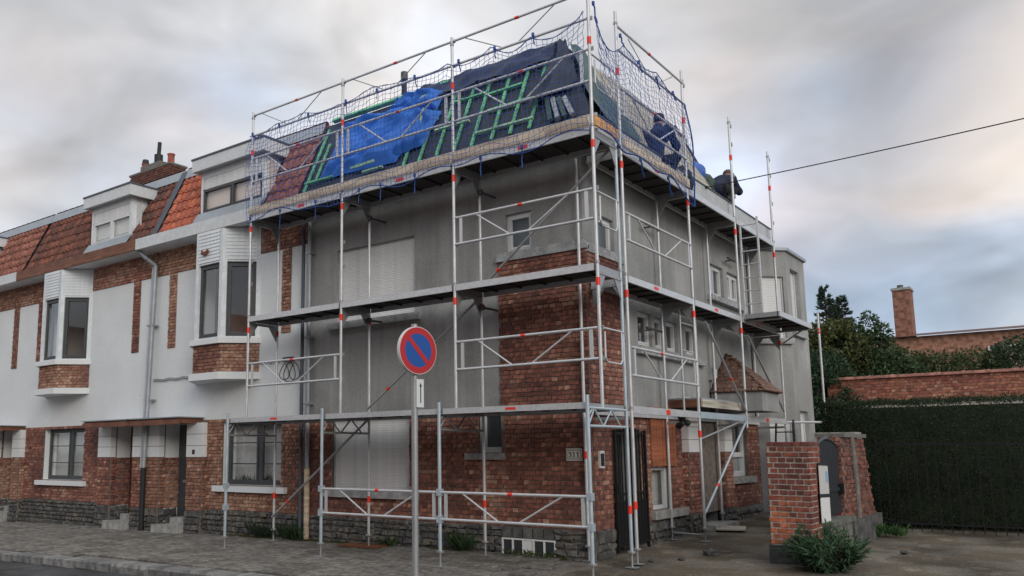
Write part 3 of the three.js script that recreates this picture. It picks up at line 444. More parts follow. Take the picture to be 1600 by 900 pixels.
    const g = new THREE.PlaneGeometry(1, 1, 16, 20), P = g.attributes.position; for (let k = 0; k < P.count; k++) { const u = P.getX(k) + 0.5, w = P.getY(k) + 0.5, t = lerp(0.02, SL.L + 0.04, w), q = SL.P(0, t, 0.05 + 0.08 * noise3(u * 5, w * 3, 5)), hip = lerp(0.3, -0.42, t / SL.L); P.setXYZ(k, q.z, q.y, lerp(Math.min(hip, 0.05) - 0.0, -0.95 - 0.35 * (1 - w), u)); } g.computeVertexNormals(); part(rf, 'green_sheet', g, m.tarpGreen);
  }
  const fl = part(rf, 'flue', new MB().tube(V(-4.64, 8.5, -1.2), V(-4.64, 9.42, -1.2), 0.055, 12).get(), m.black); part(fl, 'cowl', new MB().tube(V(-4.64, 9.34, -1.2), V(-4.64, 9.5, -1.2), 0.075, 12).get(), m.steelDark);
  // downpipe at the party line
  const dp = part(H, 'downpipe', new MB().path([V(-6.03, 6.5, 0.1), V(-6.03, 1.35, 0.1)], 0.045, 10).get(), m.zinc); part(dp, 'shoe', new MB().tube(V(-6.03, 1.37, 0.1), V(-6.03, 0.05, 0.1), 0.055, 10).get(), m.toe); for (const y of [5.6, 3.9, 2.6]) part(dp, 'bracket', bx(-6.1, -5.96, y, y + 0.04, 0.0, 0.16), m.galvDull);
  part(H, 'service_pipe', new MB().path([V(-6.19, 6.4, 0.12), V(-6.19, 0.1, 0.12)], 0.035, 8).get(), m.lead);
  // splayed bay at the far end
  const TA = faceT(0, -8.0, 45), TB = faceT(0.67, -8.67, 90), TC = faceT(0.67, -10.25, 135), WA = 0.948;
  part(H, 'bay_wall', at(panel(rect(0, -0.3, WA, 6.25), [[0.28, 4.2, 0.86, 5.64], [0.3, 0.9, 0.86, 2.3]], -0.25, 0), TA), m.greyRender); part(H, 'bay_wall', at(panel(rect(0.001, -0.3, 1.58, 6.25), [[0.32, 4.42, 1.05, 5.9], [0.35, 0.9, 1.05, 2.55]], -0.25, -0.001), TB), m.greyRender); part(H, 'bay_wall', at(panel(rect(0.001, -0.3, 1.2, 6.25), [], -0.25, -0.002), TC), m.greyRender);
  rollerShutter(H, TA, 0.28, 4.2, 0.86, 5.64, -0.08); rollerShutter(H, TB, 0.32, 4.42, 1.05, 5.9, -0.12); rollerShutter(H, TA, 0.3, 0.9, 0.86, 2.3, -0.08); rollerShutter(H, TB, 0.35, 0.9, 1.05, 2.55, -0.12);
  part(H, 'sill', at(bx(0.12, 1.0, 4.06, 4.19, -0.1, 0.09), TA), m.greyLedge); part(H, 'sill', at(bx(0.2, 1.2, 4.28, 4.41, -0.1, 0.09), TB), m.greyLedge);
  part(H, 'bay_coping', slab([[-0.4, -7.95], [0.03, -7.95], [0.73, -8.64], [0.73, -10.28], [-0.1, -11.1], [-0.4, -11.1]], 6.251, 6.32), m.zinc);
}

// ---------------------------------------------------------------- white terraced house with brick panels
const bayPoly = (o, g, cx) => [[cx - 1.05 - g * 0.6 - o * 0.0, 0], [cx - 0.45 - g * 0.45, 0.55 + g], [cx + 0.45 + g * 0.45, 0.55 + g], [cx + 1.05 + g * 0.6, 0]];
function dormer(H, x0, x1, sashMat, back) { // flat roofed dormer on the mansard
  const zf = 0.28, q = -0.08, d = part(H, 'dormer', new MB().box(x0, x0 + 0.05, 6.78, 7.95, -1.2, zf).box(x1 - 0.05, x1, 6.78, 7.95, -1.2, zf).box(x0 + 0.05, x1 - 0.05, 6.75, 7.0, -0.9, zf).box(x0 + 0.05, x1 - 0.05, 7.8, 7.95, -1.0, zf).get(), m.whiteWood);
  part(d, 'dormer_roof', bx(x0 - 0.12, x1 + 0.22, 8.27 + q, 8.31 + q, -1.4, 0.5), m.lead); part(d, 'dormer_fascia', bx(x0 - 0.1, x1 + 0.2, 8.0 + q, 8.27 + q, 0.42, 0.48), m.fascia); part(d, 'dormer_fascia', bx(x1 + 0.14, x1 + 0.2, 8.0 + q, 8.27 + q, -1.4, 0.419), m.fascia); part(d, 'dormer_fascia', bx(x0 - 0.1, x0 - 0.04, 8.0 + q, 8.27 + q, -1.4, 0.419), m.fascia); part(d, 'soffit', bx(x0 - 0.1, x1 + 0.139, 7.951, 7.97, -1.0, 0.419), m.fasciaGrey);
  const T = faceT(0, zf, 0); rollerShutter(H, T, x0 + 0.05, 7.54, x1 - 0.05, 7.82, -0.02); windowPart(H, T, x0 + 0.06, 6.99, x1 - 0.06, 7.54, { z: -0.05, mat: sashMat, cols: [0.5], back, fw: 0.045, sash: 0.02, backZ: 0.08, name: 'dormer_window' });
  part(d, 'apron', new MB().quad(V(x0 - 0.08, 6.73, 0.46), V(x1 + 0.08, 6.73, 0.46), V(x1 + 0.08, 6.99, 0.30), V(x0 - 0.08, 6.99, 0.30)).get(), m.zinc);
}
function bayWindow(H, cx, seed) {
  const b = part(H, 'bay_window', slab(bayPoly(0, -0.012, cx), 3.351, 3.949), m.mortar); { const q = new MB(), x0 = cx - 1.4, x1 = cx + 1.4, y0 = 4.0, y1 = 6.44, za = -0.41, zb = -2.6; q.quad(V(x0, y0, zb), V(x1, y0, zb), V(x1, y1, zb), V(x0, y1, zb)).quad(V(x0, y0, za), V(x0, y0, zb), V(x0, y1, zb), V(x0, y1, za)).quad(V(x1, y0, za), V(x1, y0, zb), V(x1, y1, zb), V(x1, y1, za)).quad(V(x0, y0, za), V(x1, y0, za), V(x1, y0, zb), V(x0, y0, zb)).quad(V(x0, y1, za), V(x1, y1, za), V(x1, y1, zb), V(x0, y1, zb)); part(b, 'room', q.get(), m.roomWall); }
  part(b, 'bay_base', slab(bayPoly(0, 0.08, cx), 3.2, 3.35), m.whiteRender); part(b, 'sill', slab(bayPoly(0, 0.09, cx), 3.95, 4.07), m.whiteRender);
  const P = bayPoly(0, 0, cx), bk = new Pieces(b, 'brick', brickBrown, 130);
  for (let k = 0; k < 3; k++) {
    const [xa, za] = P[k], [xb, zb] = P[k + 1], L = Math.hypot(xb - xa, zb - za), T = faceT(xa, za, -Math.atan2(zb - za, xb - xa) * 180 / Math.PI);
    bricks(bk, T, [[0.005, 3.36, L - 0.005, 3.94]], [], { seed: seed + k, z: -0.012, d: 0.018 });
    part(b, 'bay_frame', at(panel(rect(0.0, 4.071, L, 6.44), [[0.1, 4.1, L - 0.1, 5.7]], -0.12, -0.002), T), m.whiteWood);
    windowPart(H, T, 0.1, 4.1, L - 0.1, 5.7, { z: -0.09, fw: 0.06, mat: m.anthracite, back: null, sash: 0.04, name: 'window' });
    for (let q = 0; q < 9; q++) part(b, 'weatherboard', at(new MB().quad(V(0.09, 5.74 + q * 0.077, 0.016), V(L - 0.09, 5.74 + q * 0.077, 0.016), V(L - 0.09, 5.74 + q * 0.077 + 0.077, 0.002), V(0.09, 5.74 + q * 0.077 + 0.077, 0.002)).quad(V(0.09, 5.74 + q * 0.077, 0), V(L - 0.09, 5.74 + q * 0.077, 0), V(L - 0.09, 5.74 + q * 0.077, 0.016), V(0.09, 5.74 + q * 0.077, 0.016)).get(), T), m.whiteWood);
  }
  bk.done();
}
function terrace(name, label, x0, x1, o) {
  const H = thing(name, label, 'house', [x0, 0, 0]); const X = (x) => x - x0, Tm = new THREE.Matrix4().makeTranslation(-x0, 0, 0); // parts are given in street coordinates
  const G = new THREE.Group(); G.name = 'facade'; // collected, then hung under the house
  const holes = [o.door, o.window];
  part(G, 'wall', panel(rect(x0, -0.4, x1, 6.47), [...holes, [o.bay - 0.98, 4.08, o.bay + 0.98, 6.4]], -0.4, 0), m.whiteRender);
  const strips = o.strips.map(([a, b]) => [a, 4.1, b, 5.861]), band = [[x0 + 0.01, 5.86, x1 - 0.01, 6.46]], low = [[x0 + 0.01, 0.5, x1 - 0.01, 2.4]], bay = [o.bay - 1.12, 3, o.bay + 1.12, 6.6];
  const pil = o.pilasters, lowHoles = [...holes, [o.door[0] - 0.01, 0.2, o.door[2], 2.4], ...pil.map(([a, b]) => [a, 0, b, 2.41])];
  part(G, 'mortar_bed', panel(rect(x0 + 0.01, 5.86, o.bay - 1.0, 6.46), [], -0.01, 0.012), m.mortar); part(G, 'mortar_bed', panel(rect(o.bay + 1.0, 5.86, x1 - 0.01, 6.46), [], -0.01, 0.012), m.mortar); for (const s of strips) part(G, 'mortar_bed', panel(rect(s[0], s[1], s[2], s[3] - 0.002), [], -0.01, 0.010), m.mortar);
  part(G, 'mortar_bed', panel(rect(x0 + 0.01, -0.3, x1 - 0.01, 2.4), holes, -0.01, 0.012), m.mortar);
  const bk = new Pieces(G, 'brick', o.mats, 290); bricks(bk, FRONT, band, [bay], { seed: o.seed }); bricks(bk, FRONT, strips, [], { seed: o.seed + 1, z: 0.009 }); bricks(bk, FRONT, low, lowHoles, { seed: o.seed + 2, bw: 0.2 }); bk.done();
  const st = new Pieces(G, 'plinth_stone', stoneGrey, 120); stones(st, FRONT, [[x0 + 0.01, -0.25, x1 - 0.01, 0.5]], [[o.door[0] - 0.02, -0.4, o.door[2] + 0.02, 2], ...pil.map(([a, b]) => [a, -1, b, 2])], { seed: o.seed + 5 }); st.done();
  for (const [a, b] of pil) {
    const p = part(G, 'pilaster', bx(a, b, -0.3, 2.36, -0.02, 0.14), m.mortar); const q = new Pieces(p, 'brick', o.mats, 70), TP = faceT(0, 0.13, 0), TS = faceT(Math.abs(b - o.door[0]) < 0.06 ? o.door[0] : b, 0, 90);
    bricks(q, TP, [[a, 0.46, b, 1.59]], [], { seed: o.seed + 7, bw: 0.2 }); bricks(q, TS, [[-0.13, 0.46, 0.4, 1.59]], [], { seed: o.seed + 8 }); q.done();
    for (let k = 0; k < 3; k++) { part(p, 'painted_block', bx(a - 0.01, b + 0.014, 1.6 + k * 0.25, 1.6 + k * 0.25 + 0.24, -0.38, 0.16), m.whiteRender); }
    const s2 = new Pieces(p, 'stone', stoneGrey, 30); stones(s2, TP, [[a, -0.2, b, 0.45]], [], { seed: o.seed + 9 }); stones(s2, TS, [[-0.13, -0.2, 0.35, 0.45]], [], { seed: o.seed + 11 }); s2.done();
  }
  // entrance: recessed door, two steps, boarded canopy
  const [da, , db] = o.door; const d = part(G, 'door', bx(da - 0.02, db + 0.02, 0.2, 2.36, -0.44, -0.38), o.doorMat); part(d, 'door_panel', bx(da + 0.12, db - 0.5, 0.4, 1.2, -0.38, -0.365), o.doorMat); part(d, 'door_glass', bx(da + 0.4, da + 0.55, 0.9, 2.1, -0.38, -0.37), m.glass); part(d, 'handle', bx(da + 0.62, da + 0.65, 1.0, 1.3, -0.38, -0.33), m.alu); part(d, 'letter_box', bx(da + 0.2, da + 0.5, 1.02, 1.08, -0.38, -0.36), m.galvDull);
  part(G, 'step', bx(da, db, -0.2, 0.12, -0.38, 0.3), m.concrete); part(G, 'step', bx(da + 0.3, db, 0.121, 0.27, -0.38, 0.02), m.concrete);
  const cn = part(G, 'canopy', bx(...o.canopy, 2.33, 2.44, 0.0, 0.62), m.darkWood); part(cn, 'canopy_edge', bx(o.canopy[0] - 0.03, o.canopy[1] + 0.03, 2.30, 2.41, 0.621, 0.65), m.darkWood); part(cn, 'canopy_cover', bx(o.canopy[0] - 0.05, o.canopy[1] + 0.05, 2.441, 2.465, 0.0, 0.67), m.zinc);
  // ground floor window
  windowPart(G, FRONT, ...o.window, { z: -0.18, mat: m.anthracite, cols: [0.55], back: m.curtain, sash: 0.05, backZ: 0.16, bars: [0.33, 0.66] }); part(G, 'sill', bx(o.window[0] - 0.2, o.window[2] + 0.2, 0.88, 1.0, -0.2, 0.12), m.whiteRender);
  bayWindow(G, o.bay, o.seed + 20);
  // eaves
  const ev = part(G, 'eaves', bx(o.gutter[0], o.gutter[1], 6.45, 6.5, 0.001, 0.52), m.fascia); const n = 8; for (let k = 0; k < n; k++) { const a = lerp(o.gutter[0], o.gutter[1], k / n), b = lerp(o.gutter[0], o.gutter[1], (k + 1) / n) - 0.006; part(ev, 'fascia', bx(a, b, 6.44, 6.70, 0.521, 0.56), o.fasciaMat); }
  // roof
  const rf = part(G, 'roof', new MB().quad(V(o.roof[0], 6.72, 0.34), V(o.roof[1], 6.72, 0.34), V(o.roof[1], 8.46, -0.48), V(o.roof[0], 8.46, -0.48)).quad(V(o.roof[0], 8.46, -0.48), V(o.roof[1], 8.46, -0.48), V(o.roof[1], 8.6, -6), V(o.roof[0], 8.6, -6)).quad(V(o.roof[1], 6.6, 0.34), V(o.roof[1], 6.6, -6), V(o.roof[1], 8.55, -6), V(o.roof[1], 8.46, -0.48)).get(), m.membrane);
  for (const [a, b, mats] of o.tiles) tiles(rf, SL, a, b, 0.02, SL.L - 0.12, mats, o.seed + Math.round(a * 10));
  part(rf, 'ridge_flashing', new MB().quad(SL.P(o.roof[0], SL.L - 0.24, 0.06), SL.P(o.roof[1], SL.L - 0.24, 0.06), SL.P(o.roof[1], SL.L + 0.05, 0.07), SL.P(o.roof[0], SL.L + 0.05, 0.07)).get(), m.zinc);
  for (let x = o.roof[0] + 0.15; x < o.roof[1] - 0.1; x += 0.3) part(rf, 'ridge_tile', new THREE.CylinderGeometry(0.07, 0.08, 0.29, 8, 1, true, 0, Math.PI).rotateZ(Math.PI / 2).rotateX(-Math.PI / 2 + 0.2).translate(x, 8.53, -0.5), (o.tiles[0] || [0, 0, tileDark])[2][1]);
  for (const x of o.verges || []) part(rf, 'verge_flashing', new MB().quad(SL.P(x - 0.12, 0, 0.07), SL.P(x + 0.1, 0, 0.07), SL.P(x + 0.1, SL.L, 0.07), SL.P(x - 0.12, SL.L, 0.07)).get(), m.lead);
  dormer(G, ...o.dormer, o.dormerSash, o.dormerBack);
  if (o.pipe) { const dp = part(G, 'downpipe', new MB().path([V(o.pipe - 0.25, 6.45, 0.45), V(o.pipe - 0.1, 6.25, 0.3), V(o.pipe, 6.1, 0.12), V(o.pipe, 1.35, 0.24)], 0.055, 10).get(), m.zinc); part(dp, 'pipe_foot', new MB().tube(V(o.pipe, 1.36, 0.24), V(o.pipe, -0.1, 0.24), 0.062, 10).get(), m.black); part(dp, 'second_pipe', new MB().tube(V(o.pipe - 0.12, 6.1, 0.1), V(o.pipe - 0.12, 1.35, 0.22), 0.035, 8).get(), m.fasciaGrey); for (const y of [4.65, 2.9]) part(dp, 'bracket', bx(o.pipe - 0.17, o.pipe + 0.07, y, y + 0.035, 0.02, 0.2), m.galvDull); }
  if (o.extra) o.extra(G);
  for (const c of [...G.children]) { c.applyMatrix4(Tm); H.add(c); }
  return H;
}
terrace('terraced_house', 'white terraced house with brick strips, bay window and red tiled mansard beside the grey house', -11.3, -6.125, {
  door: [-10.78, -0.2, -9.78, 2.34], window: [-8.7, 1.02, -6.86, 2.34], bay: -8.65, strips: [[-10.81, -10.53], [-6.93, -6.66]], pilasters: [[-11.29, -10.8], [-9.76, -9.24]], mats: brickBrown, seed: 60, doorMat: m.anthraciteDoor, canopy: [-11.25, -9.42], gutter: [-11.45, -6.13], fasciaMat: m.fascia,
  roof: [-10.98, -6.12], tiles: [[-10.82, -9.45, tileRed], [-7.1, -6.14, tileBrown]], verges: [-10.93], dormer: [-9.36, -7.25], dormerSash: m.anthracite, dormerBack: m.paleCurtainSkyTint, pipe: -11.24,  // pinkish sky reflection of the dormer panes put into the curtain colour
  extra: (G) => {
    const p = part(G, 'number_plate', bx(-9.55, -9.46, 1.66, 1.76, 0.161, 0.168), m.darkWood); const c = document.createElement('canvas'); c.width = c.height = 64; const k = c.getContext('2d'); k.fillStyle = '#5b4a40'; k.fillRect(0, 0, 64, 64); k.fillStyle = '#211d1b'; k.fillRect(8, 10, 22, 46); k.fillRect(38, 16, 14, 30); const t = new THREE.CanvasTexture(c); t.colorSpace = THREE.SRGBColorSpace; part(p, 'digits', new THREE.PlaneGeometry(0.086, 0.096).translate(-9.505, 1.71, 0.1695), new THREE.MeshStandardMaterial({ map: t }));
    const pts = []; for (let k = 0; k <= 30; k++) { const x = lerp(-11.3, -9.6, k / 30); pts.push(V(x, 3.36 + 0.012 * Math.sin(k * 0.7), 0.03)); } part(G, 'facade_cable', new MB().path(pts, 0.012, 5).path(pts.map((q) => q.clone().add(V(0, 0.03, 0))), 0.01, 5).get(), m.galvDull);
    const q2 = []; for (let k = 0; k <= 40; k++) q2.push(V(lerp(-7.6, -6.2, k / 40), 3.52 + 0.02 * Math.sin(k), 0.03)); const cb = part(G, 'facade_cable', new MB().path(q2, 0.014, 5).get(), m.galvDull);
    const loops = new MB(); for (const [cx, r] of [[-6.75, 0.16], [-6.6, 0.2], [-6.45, 0.17]]) { const l = []; for (let k = 0; k <= 24; k++) { const a = k / 24 * 6.28; l.push(V(cx + r * Math.sin(a) * 0.8, 3.36 - r * 0.4 + r * Math.cos(a), 0.07 + 0.03 * Math.sin(a * 2))); } loops.path(l, 0.009, 5); } part(cb, 'cable_coil', loops.get(), m.cable); part(cb, 'junction_box', bx(-6.78, -6.5, 3.5, 3.58, 0.03, 0.1), m.black);
    const orn = part(G, 'bird_ornament', new MB().geo(new THREE.SphereGeometry(1, 10, 8).scale(0.09, 0.05, 0.02), new THREE.Matrix4().makeTranslation(-8.74, 5.94, 0.6)).geo(new THREE.SphereGeometry(1, 8, 6).scale(0.04, 0.05, 0.02), new THREE.Matrix4().makeTranslation(-8.84, 5.97, 0.6)).geo(new THREE.SphereGeometry(1, 8, 6).scale(0.05, 0.045, 0.02), new THREE.Matrix4().makeTranslation(-8.66, 5.98, 0.6)).get(), m.rust);
    const fr = new MB(); for (let k = 0; k < 90; k++) { const x = rr(-8.6, -7.4); fr.leaf(V(x, 1.06, -0.27 + rr(-0.04, 0.04)), V(rr(-0.7, 0.7), 1, rr(-0.2, 0.2)).normalize(), V(rr(-0.5, 0.5), 0.2, 1).normalize(), rr(0.1, 0.24), 0.02); } part(G, 'window_plant', fr.get(), leafM([0.05, 0.11, 0.05]));
    part(G, 'soffit_vent', bx(-8.0, -7.7, 6.447, 6.4495, 0.2, 0.3), m.galvDull);
  } });
terrace('terraced_house', 'white terraced house with red brick strips and dark tiled mansard, brown wooden door', -17.2, -11.305, {
  door: [-12.75, -0.2, -11.86, 2.34], window: [-16.2, 1.02, -14.2, 2.34], bay: -15.2, strips: [[-12.28, -11.99], [-16.9, -16.64]], pilasters: [[-11.83, -11.34], [-13.3, -12.78]], mats: brickRed, seed: 120, doorMat: m.brownDoor, canopy: [-13.2, -11.3], gutter: [-17.2, -11.46], fasciaMat: m.darkWood,
  roof: [-17.2, -10.99], tiles: [[-12.05, -11.06, tileDark], [-17.1, -14.0, tileDark]], dormer: [-13.9, -12.1], dormerSash: m.whitePvc, dormerBack: m.curtain });
terrace('terraced_house', 'brown brick terraced house at the far end of the white terrace', -23, -17.205, {
  door: [-18.5, -0.2, -17.7, 2.34], window: [-22, 1.02, -20, 2.34], bay: -21, strips: [[-18.3, -18.0], [-22.8, -22.5]], pilasters: [[-17.65, -17.22], [-19, -18.55]], mats: brickBrown, seed: 180, doorMat: m.brownDoor, canopy: [-19, -17.3], gutter: [-23, -17.21], fasciaMat: m.fascia,
  roof: [-23, -17.21], tiles: [[-19.6, -17.3, tileBrown], [-22.9, -22.1, tileBrown]], dormer: [-22, -19.8], dormerSash: m.anthracite, dormerBack: m.curtain });
{ // chimney stack behind the terrace roofs
  const c = thing('chimney_stack', 'sooty brick chimney stack with clay pots above the dark tiled roof', 'chimney', [-15.95, 8.5, -3.0]);
  part(c, 'stack_core', bx(-1.06, 0.98, -0.2, 1.72, -0.28, 0.28), m.mortar); const p = new Pieces(c, 'brick', tileDark, 120); bricks(p, faceT(0, 0.28), [[-1.06, 0, 0.98, 1.72]], [], { seed: 5 }); bricks(p, faceT(0.98, 0, 90), [[-0.28, 0, 0.28, 1.72]], [], { seed: 6 }); p.done();
  part(c, 'cap', bx(-1.1, 1.02, 1.721, 1.78, -0.32, 0.32), m.mortarStone); part(c, 'stack_raised', bx(-0.55, 0.45, 1.781, 1.95, -0.28, 0.28), m.mortarStone); part(c, 'flashing', bx(-0.2, 0.99, 0.5, 1.0, 0.31, 0.33), m.fascia);
  for (const [x, h, mat] of [[-0.72, 0.36, tileRed[3]], [0.62, 0.4, tileRed[3]]]) part(c, 'chimney_pot', new THREE.LatheGeometry([[0.12, 0], [0.13, 0.06], [0.105, 0.1], [0.1, h - 0.05], [0.12, h - 0.03], [0.12, h], [0.08, h]].map(([a, b]) => new THREE.Vector2(a, b)), 14).translate(x, 1.78, 0), mat);
  part(c, 'pot_cowl', new THREE.CylinderGeometry(0.09, 0.12, 0.16, 12).translate(-0.72, 2.21, 0), m.black); part(c, 'steel_flue', new MB().tube(V(-0.03, 1.95, 0), V(-0.03, 2.3, 0), 0.13, 12).tube(V(-0.03, 2.3, 0), V(0.0, 2.7, 0), 0.06, 10).get(), m.black);
}
// ---------------------------------------------------------------- scaffolds
const SC = { L: 2.467, x3: 0.727, zi: 0.347, zo: 1.08, zb: 1.52, y: 2.28 };
const FX = [0, 1, 2, 3].map((k) => SC.x3 - (3 - k) * SC.L);
const band = (par, a, b, f, r = 0.026, h = 0.1) => { const c = a.clone().lerp(b, f), d = b.clone().sub(a).normalize().multiplyScalar(h / 2); part(par, 'red_band', new MB().tube(c.clone().sub(d), c.clone().add(d), r + 0.005, 12).get(), m.red); };
function standard(S, x, z, y0, y1, bands, mat = m.alu) { const s = part(S, 'standard', new MB().tube(V(x, y0, z), V(x, y1, z), 0.0245, 12).get(), mat); for (const y of bands) if (y < y1 - 0.05 && y > y0) part(s, 'red_band', new MB().tube(V(x, y - 0.055, z), V(x, y + 0.055, z), 0.031, 12).get(), m.red); const sp = new MB(); for (let y = Math.ceil(y0 / 2) * 2 + 0.3; y < y1; y += 2) sp.tube(V(x, y - 0.02, z), V(x, y + 0.02, z), 0.034, 10); part(s, 'collar', sp.get(), m.galvDull); return s; }
function foot(S, x, z, yTop, mat = m.galvBlue) { const g = gy(x, z), f = part(S, 'base_jack', new MB().tube(V(x, g + 0.008, z), V(x, g + 0.3, z), 0.016, 10).tube(V(x, g + 0.2, z), V(x, g + 0.225, z), 0.06, 8).get(), m.galvDull); part(f, 'base_plate', new MB().box(x - 0.075, x + 0.075, g, g + 0.01, z - 0.075, z + 0.075).get(), m.galvDull); if (yTop) part(S, 'base_leg', new MB().tube(V(x, g + 0.22, z), V(x, yTop, z), 0.027, 12).get(), mat); }
// guardrail frame between two points at lower rail height: rails, end uprights, V bracing
function guardFrame(S, a, b, h, o = {}) {
  const u = V(0, h, 0), at2 = (f, t) => a.clone().lerp(b, f).addScaledVector(u, t), r = 0.021, g = new MB();
  g.tube(a, b, r, 10).tube(a.clone().add(u), b.clone().add(u), r, 10);
  const f = part(S, 'guardrail', g.get(), o.mat || m.alu);
  if (!o.plain) { for (const e of [0.045, 0.955]) part(f, 'upright', new MB().geo(new THREE.BoxGeometry(0.05, h, 0.02), new THREE.Matrix4().makeTranslation(...at2(e, 0.5).toArray()).multiply(new THREE.Matrix4().makeRotationY(-Math.atan2(b.z - a.z, b.x - a.x)))).get(), o.mat || m.alu); for (const [p, q] of [[0.16, 0.42], [0.84, 0.55]]) part(f, 'diagonal', new MB().tube(at2(p, 1), at2(q, 0), 0.014, 8).get(), o.mat || m.alu); }
  if (o.red !== 0) band(f, at2(0, 1), at2(1, 1), o.red || 0.5, 0.019, 0.075);
  return f;
}
function deck(S, P, ex, ez, L, W, y, o = {}) { // platform: dark plywood between aluminium side rails; P corner, ex along, ez across
  const mm = new THREE.Matrix4().makeBasis(ex, V(0, 1, 0), ex.clone().cross(V(0, 1, 0)).multiplyScalar(1)).setPosition(P.x, y, P.z); const sgn = Math.sign(mm.elements[8] * ez.x + mm.elements[10] * ez.z), z = (t) => t * sgn;
  const zz = (a, b) => [Math.min(z(a), z(b)), Math.max(z(a), z(b))];
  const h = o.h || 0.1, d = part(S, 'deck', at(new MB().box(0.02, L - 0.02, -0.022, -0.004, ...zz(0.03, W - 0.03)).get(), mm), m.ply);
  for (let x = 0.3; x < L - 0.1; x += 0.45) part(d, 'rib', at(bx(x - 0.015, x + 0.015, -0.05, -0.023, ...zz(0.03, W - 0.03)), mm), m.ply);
  part(d, 'side_rail', at(bx(0.02, L - 0.02, -h, 0, ...zz(W - 0.029, W)), mm), m.alu); part(d, 'side_rail', at(bx(0.02, L - 0.02, -h, 0, ...zz(0, 0.029)), mm), m.alu);
  for (const x of [-0.02, L - 0.019]) part(d, 'end_hook', at(bx(x, x + 0.039, -h, -0.01, ...zz(0.05, W - 0.05)), mm), m.galvDull);
  if (o.sticker !== undefined) part(d, 'red_sticker', at(bx(L * o.sticker, L * o.sticker + 0.17, -h + 0.025, -0.025, ...zz(W, W + 0.003)), mm), m.red);
  return d;
}
function bracket(S, x, y, z, dx, dz) { const b = new MB(), n = V(dx, 0, dz).normalize(); const s = V(-n.z, 0, n.x).multiplyScalar(0.008), A = V(x, y, z), B = V(x, y - 0.28, z), C = A.clone().addScaledVector(n, 0.2); b.tri(A.clone().add(s), B.clone().add(s), C.clone().add(s)); b.tri(A.clone().sub(s), C.clone().sub(s), B.clone().sub(s)); b.quad(B.clone().add(s), C.clone().add(s), C.clone().sub(s), B.clone().sub(s)); part(S, 'gusset', b.get(), m.galvDull); }
function tie(S, x, y, z, x2, z2) { const t = part(S, 'wall_tie', new MB().tube(V(x, y, z), V(x2, y, z2), 0.02, 8).get(), m.steelDark); part(t, 'coupler', new MB().tube(V(x, y - 0.04, z), V(x, y + 0.04, z), 0.042, 8).get(), m.steelDark); }
const fs = thing('scaffold', 'aluminium facade scaffold along the street front, three bays with red banded posts', 'scaffold', [0, 0, 0]);
